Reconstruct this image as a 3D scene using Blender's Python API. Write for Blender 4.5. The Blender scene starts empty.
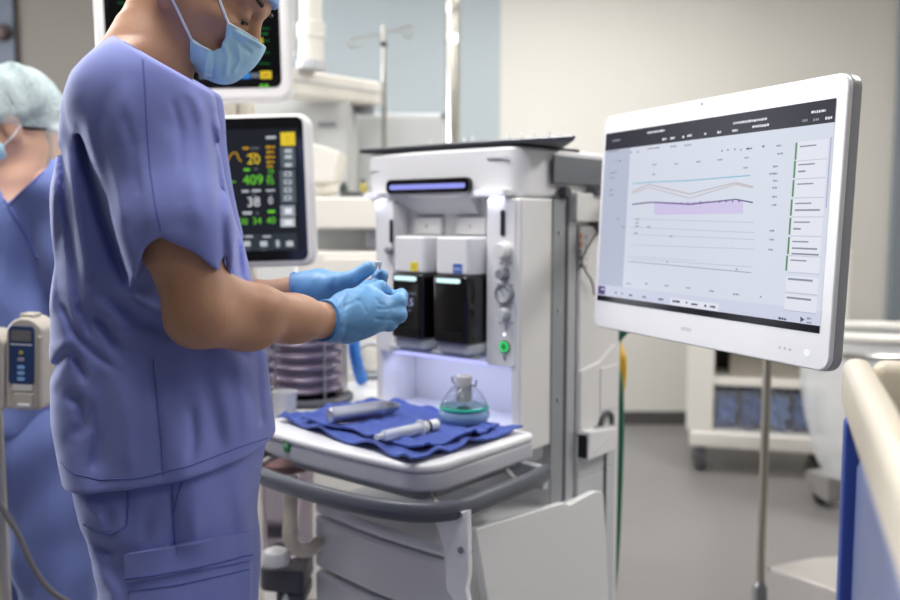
import bpy, bmesh, math, random
import numpy as np
from mathutils import Vector, Matrix
from mathutils.bvhtree import BVHTree
from math import sin, cos, pi, radians, sqrt, atan2
random.seed(7)
SC = bpy.context.scene
COL = SC.collection
# ------------------------------------------------------------------ camera model
F = 880.0; TILT = math.atan(81 / F); CH = 1.30
cT, sT = cos(TILT), sin(TILT)
def ray(px, py):
    a = (px - 450) / F; b = (300 - py) / F
    y = cT + b * sT
    return Vector((a / y, 1.0, (-sT + b * cT) / y))
def P(px, py, Y):
    r = ray(px, py); return Vector((r.x * Y, Y, CH + r.z * Y))
def G(px, py, z):
    r = ray(px, py); s = (z - CH) / r.z; return Vector((r.x * s, s, z))
def proj(p):
    """world points (N,3) -> photograph pixels"""
    z = p[:, 2] - CH
    fw = p[:, 1] * cT - z * sT; up = p[:, 1] * sT + z * cT
    return 450 + F * p[:, 0] / fw, 300 - F * up / fw
# ------------------------------------------------------------------ materials
def lin(c):
    if isinstance(c, str): c = [int(c[i:i + 2], 16) for i in (0, 2, 4)]
    o = []
    for v in c:
        v = v / 255.0
        o.append(v / 12.92 if v <= .04045 else ((v + .055) / 1.055) ** 2.4)
    return (*o, 1.0)
MATS = {}
def mat(name, c, rough=.5, metal=0.0, var=.04, scale=6.0, bump=0.0, bscale=300.0, spec=.5, trans=0.0, ior=1.45, alpha=1.0, sheen=0.0, sss=0.0, coat=0.0, emit=None, estr=1.0):
    if name in MATS: return MATS[name]
    m = bpy.data.materials.new(name); m.use_nodes = True
    nt = m.node_tree; b = nt.nodes['Principled BSDF']
    col = lin(c)
    tc = nt.nodes.new('ShaderNodeTexCoord')
    if var > 0:
        nz = nt.nodes.new('ShaderNodeTexNoise'); nz.inputs['Scale'].default_value = scale; nz.inputs['Detail'].default_value = 4
        nt.links.new(tc.outputs['Object'], nz.inputs['Vector'])
        mx = nt.nodes.new('ShaderNodeMix'); mx.data_type = 'RGBA'
        mx.inputs['A'].default_value = (*[v * (1 - var) for v in col[:3]], 1)
        mx.inputs['B'].default_value = (*[min(1, v * (1 + var)) for v in col[:3]], 1)
        nt.links.new(nz.outputs['Fac'], mx.inputs['Factor']); nt.links.new(mx.outputs['Result'], b.inputs['Base Color'])
    else:
        b.inputs['Base Color'].default_value = col
    b.inputs['Roughness'].default_value = rough; b.inputs['Metallic'].default_value = metal
    b.inputs['Specular IOR Level'].default_value = spec; b.inputs['IOR'].default_value = ior
    b.inputs['Transmission Weight'].default_value = trans; b.inputs['Alpha'].default_value = alpha
    if sheen: b.inputs['Sheen Weight'].default_value = sheen; b.inputs['Sheen Roughness'].default_value = .4
    if sss:
        b.inputs['Subsurface Weight'].default_value = sss; b.inputs['Subsurface Radius'].default_value = (.01, .004, .002); b.inputs['Subsurface Scale'].default_value = 1.0
    if coat: b.inputs['Coat Weight'].default_value = coat; b.inputs['Coat Roughness'].default_value = .1
    if emit is not None:
        b.inputs['Emission Color'].default_value = lin(emit); b.inputs['Emission Strength'].default_value = estr
    if bump > 0:
        n2 = nt.nodes.new('ShaderNodeTexNoise'); n2.inputs['Scale'].default_value = bscale; n2.inputs['Detail'].default_value = 3
        nt.links.new(tc.outputs['Object'], n2.inputs['Vector'])
        bp = nt.nodes.new('ShaderNodeBump'); bp.inputs['Strength'].default_value = bump; bp.inputs['Distance'].default_value = .002
        nt.links.new(n2.outputs['Fac'], bp.inputs['Height']); nt.links.new(bp.outputs['Normal'], b.inputs['Normal'])
    MATS[name] = m
    return m
def glow(name, c, s=1.0, rough=.25):
    """a lit display element"""
    return mat(name, '050505', rough=rough, var=0, emit=c, estr=s, spec=.06)
# ------------------------------------------------------------------ objects
def props(o, label=None, cat=None, group=None, kind=None):
    for k, v in (('label', label), ('category', cat), ('group', group), ('kind', kind)):
        if v: o[k] = v
    return o
def thing(name, label, cat, loc=(0, 0, 0), rz=0.0, group=None):
    o = bpy.data.objects.new(name, None); COL.objects.link(o)
    o.empty_display_size = .05
    o.location = loc; o.rotation_euler = (0, 0, rz)
    o['M'] = 0; del o['M']
    return props(o, label, cat, group)
def rootmat(o):
    while o.parent is not None: o = o.parent
    return Matrix.LocRotScale(o.location, o.rotation_euler, None)
class MB:
    def __init__(s): s.v = []; s.f = []; s.mi = []; s.mats = []; s.cur = 0; s.X = None
    def use(s, m):
        if m not in s.mats: s.mats.append(m)
        s.cur = s.mats.index(m); return s
    def add(s, vs, fs):
        b = len(s.v)
        if s.X is not None: vs = [s.X @ Vector(v) for v in vs]
        s.v.extend([tuple(v) for v in vs]); s.f.extend([tuple(b + i for i in f) for f in fs]); s.mi.extend([s.cur] * len(fs)); return s
    def bm(s, bm):
        bm.verts.index_update()
        s.add([v.co.copy() for v in bm.verts], [[v.index for v in f.verts] for f in bm.faces]); bm.free(); return s
    def box(s, lo, hi, r=0.0, seg=2):
        lo, hi = [min(a, b) for a, b in zip(lo, hi)], [max(a, b) for a, b in zip(lo, hi)]
        bm = bmesh.new(); bmesh.ops.create_cube(bm, size=1)
        for v in bm.verts:
            v.co = Vector([(lo[i] + hi[i]) / 2 + v.co[i] * (hi[i] - lo[i]) for i in range(3)])
        r = min(r, .49 * min(hi[i] - lo[i] for i in range(3)))
        if r > 0: bmesh.ops.bevel(bm, geom=bm.edges[:], offset=r, segments=seg, profile=.5, affect='EDGES')
        return s.bm(bm)
    def obox(s, c, ax, ay, az, size, r=0.0, seg=2):
        """oriented box: centre, three axes, full sizes"""
        bm = bmesh.new(); bmesh.ops.create_cube(bm, size=1)
        for v in bm.verts: v.co = Vector([v.co[i] * size[i] for i in range(3)])
        if r > 0: bmesh.ops.bevel(bm, geom=bm.edges[:], offset=min(r, .49 * min(size)), segments=seg, profile=.5, affect='EDGES')
        ax, ay, az, c = Vector(ax), Vector(ay), Vector(az), Vector(c)
        for v in bm.verts: v.co = c + ax * v.co.x + ay * v.co.y + az * v.co.z
        return s.bm(bm)
    def prism(s, poly, o, ex, ey, ez, h, r=0.0, seg=2):
        """polygon in (ex,ey) from origin o, extruded by h along ez, rims bevelled by r"""
        o, ex, ey, ez = Vector(o), Vector(ex), Vector(ey), Vector(ez)
        bm = bmesh.new()
        a = [bm.verts.new(o + ex * p[0] + ey * p[1]) for p in poly]
        c = [bm.verts.new(o + ex * p[0] + ey * p[1] + ez * h) for p in poly]
        f1 = bm.faces.new(a[::-1]); f2 = bm.faces.new(c); n = len(poly)
        for i in range(n): bm.faces.new((a[i], a[(i + 1) % n], c[(i + 1) % n], c[i]))
        bmesh.ops.recalc_face_normals(bm, faces=bm.faces[:])
        if r > 0:
            bmesh.ops.bevel(bm, geom=list(set(list(f1.edges) + list(f2.edges))), offset=r, segments=seg, profile=.5, affect='EDGES')
        return s.bm(bm)
    def tube(s, pts, r, n=12, cap=True, closed=False):
        pts = [Vector(p) for p in pts]; N = len(pts)
        rs = r if isinstance(r, (list, tuple)) else [r] * N
        vs = []; prev = None
        for i, p in enumerate(pts):
            if closed: t = pts[(i + 1) % N] - pts[i - 1]
            else: t = pts[min(i + 1, N - 1)] - pts[max(i - 1, 0)]
            t.normalize()
            if prev is None:
                a = Vector((0, 0, 1)) if abs(t.z) < .9 else Vector((1, 0, 0))
                u = (a - t * a.dot(t)).normalized()
            else:
                u = (prev - t * prev.dot(t)).normalized()
            prev = u; w = t.cross(u)
            for k in range(n):
                an = 2 * pi * k / n
                vs.append(p + (u * cos(an) + w * sin(an)) * rs[i])
        fs = []
        for i in range(N if closed else N - 1):
            j = (i + 1) % N
            for k in range(n):
                fs.append((i * n + k, i * n + (k + 1) % n, j * n + (k + 1) % n, j * n + k))
        if cap and not closed:
            fs.append(tuple(range(n))[::-1]); fs.append(tuple((N - 1) * n + k for k in range(n)))
        return s.add(vs, fs)
    def lathe(s, prof, o, az=(0, 0, 1), n=32, ax=None):
        o, az = Vector(o), Vector(az).normalized()
        if ax is None: ax = Vector((1, 0, 0)) if abs(az.x) < .9 else Vector((0, 1, 0))
        ax = Vector(ax); ax = (ax - az * ax.dot(az)).normalized(); ay = az.cross(ax)
        vs = []; fs = []
        for r, z in prof:
            for k in range(n):
                a = 2 * pi * k / n; vs.append(o + az * z + (ax * cos(a) + ay * sin(a)) * max(r, 1e-5))
        for i in range(len(prof) - 1):
            for k in range(n):
                fs.append((i * n + k, i * n + (k + 1) % n, (i + 1) * n + (k + 1) % n, (i + 1) * n + k))
        if prof[0][0] > 1e-4: fs.append(tuple(range(n))[::-1])
        if prof[-1][0] > 1e-4: fs.append(tuple((len(prof) - 1) * n + k for k in range(n)))
        return s.add(vs, fs)
    def ball(s, c, r, n=16):
        r = r if isinstance(r, (tuple, list)) else (r, r, r)
        bm = bmesh.new(); bmesh.ops.create_uvsphere(bm, u_segments=n, v_segments=max(6, n * 2 // 3), radius=1)
        for v in bm.verts: v.co = Vector(c) + Vector((v.co.x * r[0], v.co.y * r[1], v.co.z * r[2]))
        return s.bm(bm)
    def grid(s, rows):
        n = len(rows[0]); vs = [p for r in rows for p in r]
        return s.add(vs, [(i * n + k, i * n + k + 1, (i + 1) * n + k + 1, (i + 1) * n + k) for i in range(len(rows) - 1) for k in range(n - 1)])
    def text(s, st, o, ex, ey, size, depth=.0004, align='LEFT'):
        cu = bpy.data.curves.new('t', 'FONT'); cu.body = st; cu.size = size; cu.extrude = depth; cu.align_x = align; cu.resolution_u = 3
        ob = bpy.data.objects.new('t', cu); COL.objects.link(ob)
        dg = bpy.context.evaluated_depsgraph_get(); me = ob.evaluated_get(dg).to_mesh()
        o, ex, ey = Vector(o), Vector(ex), Vector(ey); ez = ex.cross(ey)
        s.add([o + ex * v.co.x + ey * v.co.y + ez * v.co.z for v in me.vertices], [tuple(p.vertices) for p in me.polygons])
        ob.evaluated_get(dg).to_mesh_clear(); bpy.data.objects.remove(ob); bpy.data.curves.remove(cu)
        return s
    def build(s, name, m=None, parent=None, world=False, wn=True, sharp=35, recalc=True):
        me = bpy.data.meshes.new(name)
        vs = s.v
        if parent is not None and world:
            M = rootmat(parent).inverted(); vs = [tuple(M @ Vector(v)) for v in vs]
        me.from_pydata(vs, [], s.f)
        if m is not None and not s.mats: me.materials.append(m)
        else:
            for x in s.mats: me.materials.append(x)
            me.polygons.foreach_set('material_index', s.mi)
        if recalc:
            bm = bmesh.new(); bm.from_mesh(me); bmesh.ops.recalc_face_normals(bm, faces=bm.faces[:]); bm.to_mesh(me); bm.free()
        me.polygons.foreach_set('use_smooth', [True] * len(me.polygons))
        me.set_sharp_from_angle(angle=radians(sharp))
        me.update()
        o = bpy.data.objects.new(name, me); COL.objects.link(o)
        if parent is not None: o.parent = parent
        if wn: o.modifiers.new('wn', 'WEIGHTED_NORMAL').keep_sharp = True
        return o
def rrect(w, h, r, n=5, cx=0, cy=0):
    o = []
    for qx, qy, a0 in ((1, 1, 0), (-1, 1, 90), (-1, -1, 180), (1, -1, 270)):
        for k in range(n + 1):
            a = radians(a0 + 90 * k / n)
            o.append((cx + qx * (w / 2 - r) + r * cos(a), cy + qy * (h / 2 - r) + r * sin(a)))
    return o
def spline(pts, n=8):
    """Catmull-Rom through the points"""
    pts = [Vector(p) for p in pts]; out = []
    for i in range(len(pts) - 1):
        p0, p1, p2, p3 = pts[max(i - 1, 0)], pts[i], pts[i + 1], pts[min(i + 2, len(pts) - 1)]
        for k in range(n):
            t = k / n
            out.append(.5 * ((2 * p1) + (p2 - p0) * t + (2 * p0 - 5 * p1 + 4 * p2 - p3) * t * t + (3 * p1 - p0 - 3 * p2 + p3) * t ** 3))
    out.append(pts[-1]); return out
# ------------------------------------------------------------------ distance-field sculpting
def A(v): return np.array(tuple(v), dtype=np.float32)
def rcone(p, a, b, ra, rb):
    a, b = A(a), A(b); ab = b - a
    t = np.clip(((p - a) @ ab) / max(1e-9, float(ab @ ab)), 0, 1)
    return np.linalg.norm(p - a - t[:, None] * ab, axis=1) - (ra + t * (rb - ra))
def chain(p, pts, rs, k=.01):
    d = None
    for i in range(len(pts) - 1):
        e = rcone(p, pts[i], pts[i + 1], rs[i], rs[i + 1]); d = e if d is None else smin(d, e, k)
    return d
def ell(p, c, r, R=None):
    q = p - A(c)
    if R is not None: q = q @ R        # columns of R = axes
    r = A(r); k0 = np.linalg.norm(q / r, axis=1); k1 = np.linalg.norm(q / (r * r), axis=1)
    return k0 * (k0 - 1) / np.maximum(k1, 1e-6)
def smin(a, b, k):
    h = np.maximum(k - np.abs(a - b), 0) / k
    return np.minimum(a, b) - h * h * k * .25
def smax(a, b, k): return -smin(-a, -b, k)
def plane(p, o, n):
    n = A(n); n = n / np.linalg.norm(n); return (p - A(o)) @ n
def polydist(u, v, pts):
    d = np.full(len(u), 1e9, np.float32)
    for i in range(len(pts) - 1):
        ax, ay = pts[i]; bx, by = pts[i + 1]; dx, dy = bx - ax, by - ay
        t = np.clip(((u - ax) * dx + (v - ay) * dy) / (dx * dx + dy * dy + 1e-9), 0, 1)
        d = np.minimum(d, (u - ax - t * dx) ** 2 + (v - ay - t * dy) ** 2)
    return np.sqrt(d)
def polysdf(u, v, pts):
    """signed distance to a closed 2D polygon, negative inside"""
    d = polydist(u, v, list(pts) + [pts[0]]); ins = np.zeros(len(u), bool); n = len(pts)
    for i in range(n):
        ax, ay = pts[i]; bx, by = pts[(i + 1) % n]
        c = (ay > v) != (by > v)
        with np.errstate(divide='ignore', invalid='ignore'):
            x = (bx - ax) * (v - ay) / (by - ay + 1e-12) + ax
        ins ^= c & (u < x)
    return np.where(ins, -d, d)
def sculpt(fn, lo, hi, h, B=8, slack=1.5):
    """signed-distance function -> (verts, quads) by surface nets, evaluated only near the surface"""
    lo = np.array(lo, np.float32); nb = np.ceil((np.array(hi) - lo) / (h * B)).astype(int)
    n = nb * B
    cc = np.stack(np.meshgrid(*[np.arange(k) for k in nb], indexing='ij'), -1).reshape(-1, 3)
    ctr = lo + (cc * B + (B - 1) / 2) * h
    dc = np.concatenate([fn(ctr[i:i + 200000].astype(np.float32)) for i in range(0, len(ctr), 200000)])
    V = np.repeat(np.repeat(np.repeat(dc.reshape(nb), B, 0), B, 1), B, 2).astype(np.float32)
    act = cc[np.abs(dc) < B * h * .87 * slack]
    off = np.stack(np.meshgrid(*[np.arange(B)] * 3, indexing='ij'), -1).reshape(-1, 3)
    for i in range(0, len(act), 600):
        idx = (act[i:i + 600, None, :] * B + off[None]).reshape(-1, 3)
        V[idx[:, 0], idx[:, 1], idx[:, 2]] = fn((lo + idx * h).astype(np.float32))
    S = V < 0
    cnt = np.zeros(tuple(n - 1), np.int8)
    for a in (0, 1):
        for b in (0, 1):
            for c in (0, 1):
                cnt += S[a:n[0] - 1 + a, b:n[1] - 1 + b, c:n[2] - 1 + c]
    ids = np.argwhere((cnt > 0) & (cnt < 8))
    num = np.full(tuple(n - 1), -1, np.int32); num[ids[:, 0], ids[:, 1], ids[:, 2]] = np.arange(len(ids))
    acc = np.zeros((len(ids), 3), np.float64); w = np.zeros(len(ids))
    cor = [(a, b, c) for a in (0, 1) for b in (0, 1) for c in (0, 1)]
    for c0 in cor:
        for ax in range(3):
            if c0[ax]: continue
            c1 = list(c0); c1[ax] = 1
            v0 = V[ids[:, 0] + c0[0], ids[:, 1] + c0[1], ids[:, 2] + c0[2]]; v1 = V[ids[:, 0] + c1[0], ids[:, 1] + c1[1], ids[:, 2] + c1[2]]
            x = (v0 < 0) != (v1 < 0)
            t = np.where(x, v0 / np.where(x, v0 - v1, 1), 0)
            pt = np.tile(np.array(c0, float), (len(ids), 1)); pt[:, ax] += t
            acc[x] += pt[x]; w[x] += 1
    verts = lo + (ids + acc / np.maximum(w, 1)[:, None]) * h
    quads = []
    for ax in range(3):
        sl0 = [slice(None)] * 3; sl1 = [slice(None)] * 3
        sl0[ax] = slice(0, n[ax] - 1); sl1[ax] = slice(1, n[ax])
        e = np.argwhere(S[tuple(sl0)] != S[tuple(sl1)])
        b, c = (ax + 1) % 3, (ax + 2) % 3
        e = e[(e[:, b] > 0) & (e[:, c] > 0) & (e[:, b] < n[b] - 1) & (e[:, c] < n[c] - 1)]
        flip = S[e[:, 0], e[:, 1], e[:, 2]]
        q = []
        for db, dcn in ((-1, -1), (0, -1), (0, 0), (-1, 0)):
            k = e.copy(); k[:, b] += db; k[:, c] += dcn; q.append(num[k[:, 0], k[:, 1], k[:, 2]])
        q = np.stack(q, 1); q[~flip] = q[~flip][:, ::-1]; quads.append(q)
    return verts, np.concatenate(quads)
def smooth_mesh(v, q, it=2, lam=.5):
    for _ in range(it):
        acc = np.zeros_like(v); cn = np.zeros(len(v))
        for a in range(4):
            b = (a + 1) % 4
            np.add.at(acc, q[:, a], v[q[:, b]]); np.add.at(cn, q[:, a], 1)
            np.add.at(acc, q[:, b], v[q[:, a]]); np.add.at(cn, q[:, b], 1)
        v = v + lam * (acc / np.maximum(cn, 1)[:, None] - v)
    return v
def skin_mesh(name, m, parts, parent, it=1):
    """sculpted (verts, quads) sets given in world space -> one mesh object under parent"""
    M = np.array(rootmat(parent).inverted())
    vs = []; qs = []; b = 0
    for v, q in parts:
        v = smooth_mesh(v, q, it); vs.append(v @ M[:3, :3].T + M[:3, 3]); qs.append(q + b); b += len(v)
    v = np.concatenate(vs); q = np.concatenate(qs)
    me = bpy.data.meshes.new(name); me.from_pydata(v.tolist(), [], q.tolist())
    me.materials.append(m); me.polygons.foreach_set('use_smooth', [True] * len(me.polygons)); me.update()
    o = bpy.data.objects.new(name, me); COL.objects.link(o); o.parent = parent
    return o
def bvh_world(o):
    M = rootmat(o)
    return BVHTree.FromPolygons([M @ v.co for v in o.data.vertices], [tuple(p.vertices) for p in o.data.polygons])
def hit(bvh, px, py):
    d = ray(px, py).normalized(); return bvh.ray_cast(Vector((0, 0, CH)), d)
def seam(mb, bvh, pts, r=.0016, off=0.0, step=5, n=6):
    """thin cord laid on a surface along a line"""
    out = []
    for a, b in zip(pts[:-1], pts[1:]):
        k = max(1, int(math.dist(a, b) / step))
        for i in range(k):
            out.append((a[0] + (b[0] - a[0]) * i / k, a[1] + (b[1] - a[1]) * i / k))
    out.append(pts[-1]); w = []
    for p in out:
        h = hit(bvh, *p)
        if h[0] is not None and (not w or (h[0] - w[-1]).length < .06): w.append(h[0] + h[1] * off)
    if len(w) > 2: mb.tube(w, r, n)
def patch(mb, bvh, c00, c10, c11, c01, off=.004, nu=24, nv=16):
    """a cloth patch with thickness lying on a surface; corners as photo positions"""
    rows = []; back = []
    for j in range(nv + 1):
        r = []; rb = []
        for i in range(nu + 1):
            u, v = i / nu, j / nv
            x = (1 - v) * ((1 - u) * c00[0] + u * c10[0]) + v * ((1 - u) * c01[0] + u * c11[0])
            y = (1 - v) * ((1 - u) * c00[1] + u * c10[1]) + v * ((1 - u) * c01[1] + u * c11[1])
            h = hit(bvh, x, y)
            if h[0] is None: return
            r.append(h[0] + h[1] * off); rb.append(h[0] - h[1] * .002)
        rows.append(r); back.append(rb)
    n = nu + 1
    mb.grid(rows)
    per = [rows[0][i] for i in range(n)] + [rows[j][nu] for j in range(1, nv + 1)] + [rows[nv][i] for i in range(nu - 1, -1, -1)] + [rows[j][0] for j in range(nv - 1, 0, -1)]
    perb = [back[0][i] for i in range(n)] + [back[j][nu] for j in range(1, nv + 1)] + [back[nv][i] for i in range(nu - 1, -1, -1)] + [back[j][0] for j in range(nv - 1, 0, -1)]
    mb.grid([per + per[:1], perb + perb[:1]])
# ================================================================== materials
WALLB = mat('painted_beige_wall', 'cdcac3', .75, var=.03, scale=1.5, bump=.1, bscale=120)
WALLT = mat('painted_taupe_wall', '5f5a54', .75, var=.03, scale=1.5, bump=.1, bscale=120)
WALLBL = mat('painted_blue_grey_wall', 'a6aeb1', .6, var=.03, scale=1.2, bump=.05, bscale=120)
STRIP = mat('grey_blue_trim', '7d868d', .5, var=.03)
DKSTRIP = mat('slate_trim', '474c57', .6, var=.04)
VINYL = mat('grey_vinyl_floor', '868382', .33, var=.06, scale=2.2, bump=.06, bscale=60)
BASEB = mat('dark_vinyl_baseboard', '4a4745', .5, var=.05)
CEILM = mat('white_ceiling', 'e8e6e2', .8, var=.02)
WHITE = mat('white_enamel', 'e6e6e8', .32, var=.015, coat=.2)
WHITE2 = mat('white_plastic', 'e2e1e0', .38, var=.02)
CREAM = mat('cream_plastic', 'ddd6c8', .4, var=.03)
LGREY = mat('light_grey_plastic', 'c3c6ca', .4, var=.02)
MGREY = mat('mid_grey_plastic', '8b8e95', .42, var=.03)
DGREY = mat('dark_grey_plastic', '4d4f56', .42, var=.04)
BLACK = mat('black_plastic', '121215', .3, var=.05)
GLOSSB = mat('black_gloss', '0c0c0f', .12, var=0, coat=.5)
STEEL = mat('brushed_steel', 'b8b6b0', .3, metal=1.0, var=.06, scale=20)
CHROME = mat('polished_steel', 'e3e1dc', .12, metal=1.0, var=.03)
DSTEEL = mat('grey_steel', '8d8f92', .35, metal=.8, var=.05)
SKIN = mat('skin', 'bb8d70', .48, var=.07, scale=40, bump=.12, bscale=180, sss=.12)
SKINF = mat('pale_skin', 'd0a48c', .5, var=.05, scale=30, sss=.1)
SCRUB = mat('periwinkle_cotton', '7f89cc', .85, var=.05, scale=18, bump=.25, bscale=900, sheen=.25)
SCRUBD = mat('periwinkle_thread', '5d69ae', .85, var=.08, scale=60)
SCRUB2 = mat('blue_cotton', '6a79b2', .85, var=.06, scale=10, bump=.15, bscale=500, sheen=.2)
GLOVE = mat('blue_nitrile', '6ba0cf', .42, var=.05, scale=30, bump=.15, bscale=160)
GLOVED = mat('blue_nitrile_rolled', '4f8fd0', .42, var=.05)
MASKM = mat('pale_blue_mask', 'bceaf9', .8, var=.05, scale=60, bump=.3, bscale=1200, sheen=.2)
MASKE = mat('white_mask_edge', 'e9eef6', .8, var=.02)
CAPM = mat('light_blue_cap', '9dbce8', .8, var=.05, bump=.2, bscale=700)
HAIRM = mat('dark_brown_hair', '2a1d17', .55, var=.3, scale=120, bump=.8, bscale=260)
EYEM = mat('eye_white', 'd8d2cc', .2, var=0)
IRIS = mat('dark_iris', '20140e', .15, var=0)
DRAPE = mat('navy_blue_cloth', '3b52a0', .85, var=.1, scale=14, bump=.3, bscale=900, sheen=.2)
CLEAR = mat('clear_plastic', 'f2f5f8', .08, var=0, trans=1.0, ior=1.2)
CLEARG = mat('smoked_clear_plastic', 'd5cfd6', .06, var=0, trans=1.0, ior=1.12)
NYLON = mat('bouffant_net', 'd3e4e8', .8, var=.3, scale=40, alpha=.36, bump=.5, bscale=90)
FILM = mat('clear_bag_film', 'e6e9ee', .3, var=.25, scale=5, alpha=.6, bump=.8, bscale=14)
TEAL = mat('teal_silicone', '2fae93', .4, var=.05)
PALEBLUE = mat('pale_blue_cushion', 'b6d6f2', .25, var=.03, trans=.55, ior=1.2)
GREENH = mat('green_rubber_hose', '14614c', .4, var=.05)
YELLOWH = mat('yellow_rubber_hose', 'd5a92a', .4, var=.05)
HOSE = mat('cream_corrugated_hose', 'd6cdb8', .5, var=.05)
RUBBER = mat('black_rubber', '1d1d1f', .6, var=.1)
BROWN = mat('dark_brown_wood', '4a3427', .5, var=.2, scale=8)
BINBLUE = mat('blue_moulded_plastic', '3b55a8', .4, var=.04)
BINSIDE = mat('dusty_blue_panel', '7f8cb8', .35, var=.05)
RIMC = mat('ivory_plastic', 'e6ddca', .3, var=.03)
PUMPB = mat('beige_grey_plastic', 'b7b0a4', .45, var=.03)
PUMPF = mat('navy_panel', '2c3f66', .35, var=.05)
CABLE = mat('grey_cable', '6e6a6c', .5, var=.05)
def lamp_mat(n, c, s): return mat(n, 'f4f4f4', .4, var=0, emit=c, estr=s)
# ================================================================== room
def struct(mb, name, m): return props(mb.build(name, m), kind='structure')
X0, X1, Y0, Y1, ZC = -3.6, 3.9, -2.2, 5.5, 2.9
struct(MB().box((X0, Y0, -.05), (X1, Y1 + .1, 0)), 'floor', VINYL)
struct(MB().box((X0, Y0, ZC), (X1, Y1 + .1, ZC + .05)), 'ceiling', CEILM)
struct(MB().box((.31, Y1, 0), (X1, Y1 + .1, ZC)), 'wall_back', WALLB)
struct(MB().box((-1.0, Y1, 0), (.31, Y1 + .1, ZC)), 'wall_back_centre', WALLBL)
struct(MB().box((X0, Y1, 0), (-1.0, Y1 + .1, ZC)), 'wall_back_left', WALLT)
struct(MB().box((X0 - .1, Y0, 0), (X0, Y1, ZC)), 'wall_left', WALLT)
struct(MB().box((X1, Y0, 0), (X1 + .1, Y1, ZC)), 'wall_right', WALLB)
struct(MB().box((.31, Y1 - .012, 0), (X1, Y1, .085), .004), 'baseboard_back', BASEB)
struct(MB().box((-1.0, Y1 - .012, 0), (.31, Y1, .085), .004), 'baseboard_centre', BASEB)
struct(MB().box((X0, Y1 - .012, 0), (-1.0, Y1, .085), .004), 'baseboard_left', BASEB)
struct(MB().box((2.73, Y1 - .05, 0), (3.12, Y1 - .013, ZC - .002), .008), 'trim_1', STRIP)
struct(MB().box((-3.05, Y1 - .05, 0), (-2.64, Y1 - .013, ZC - .002), .008), 'trim_2', DKSTRIP)
# ceiling light panels: frame, diffuser and the lamp inside each
LP = mat('light_diffuser', 'f6f6f4', .5, var=0, emit='fffaf2', estr=3.0)
def panel(x, y, sx, sy, watt, name='ceiling_light', col=(1, .985, .965)):
    t = thing(name, 'recessed white ceiling light panel', 'ceiling light', (x, y, ZC - .03), group='ceiling light panels')
    f = MB(); h = .03
    for a, b in (((-sx / 2, -sy / 2), (sx / 2, -sy / 2 + h)), ((-sx / 2, sy / 2 - h), (sx / 2, sy / 2)), ((-sx / 2, -sy / 2 + h), (-sx / 2 + h, sy / 2 - h)), ((sx / 2 - h, -sy / 2 + h), (sx / 2, sy / 2 - h))):
        f.box((*a, -.01), (*b, .0295))
    f.build('frame', WHITE2, t)
    MB().box((-sx / 2 + h, -sy / 2 + h, .004), (sx / 2 - h, sy / 2 - h, .012)).build('diffuser', LP, t)
    l = bpy.data.lights.new('ceiling_lamp', 'AREA'); l.shape = 'RECTANGLE'; l.size = sx - .08; l.size_y = sy - .08; l.energy = watt; l.color = col
    o = bpy.data.objects.new('ceiling_lamp', l); COL.objects.link(o); o.location = (x, y, ZC - .05)
for x, y, sx, sy, w in ((-.45, .85, .9, .6, 15), (-.75, 1.7, .9, .6, 27), (-2.0, 3.0, .7, 1.3, 24), (.8, 4.2, 1.6, .6, 29), (2.2, 2.2, .7, 1.3, 52), (1.3, -.5, 1.3, .7, 5), (-2.6, 4.6, .6, .6, 4)):
    panel(x, y, sx, sy, w)
# unseen window and lamp added in the left wall to rim-light the backs
wy0, wy1, wz0, wz1 = 2.7, 4.3, .9, 2.4
m = MB()
for a, b in (((wy0 - .06, wz0 - .06), (wy1 + .06, wz0)), ((wy0 - .06, wz1), (wy1 + .06, wz1 + .06)), ((wy0 - .06, wz0), (wy0, wz1)), ((wy1, wz0), (wy1 + .06, wz1)), (((wy0 + wy1) / 2 - .02, wz0), ((wy0 + wy1) / 2 + .02, wz1))):
    m.box((X0 + .001, a[0], a[1]), (X0 + .05, b[0], b[1]))
WN = struct(m, 'added_window', WHITE2)
MB().box((X0 + .004, wy0, wz0), (X0 + .012, wy1, wz1)).build('pane', mat('rim_light_pane', 'f4f8ff', .1, var=0, emit='eaf2ff', estr=4.0), WN)
l = bpy.data.lights.new('rim_light', 'AREA'); l.shape = 'RECTANGLE'; l.size = 1.5; l.size_y = 1.4; l.energy = 140; l.color = (.94, .97, 1)
o = bpy.data.objects.new('rim_light', l); COL.objects.link(o); o.location = (X0 + .06, (wy0 + wy1) / 2, (wz0 + wz1) / 2); o.rotation_euler = (0, -pi / 2, 0)
w = bpy.data.worlds.new('world'); SC.world = w; w.use_nodes = True
w.node_tree.nodes['Background'].inputs['Color'].default_value = (.93, .96, 1, 1)
w.node_tree.nodes['Background'].inputs['Strength'].default_value = .09
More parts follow.
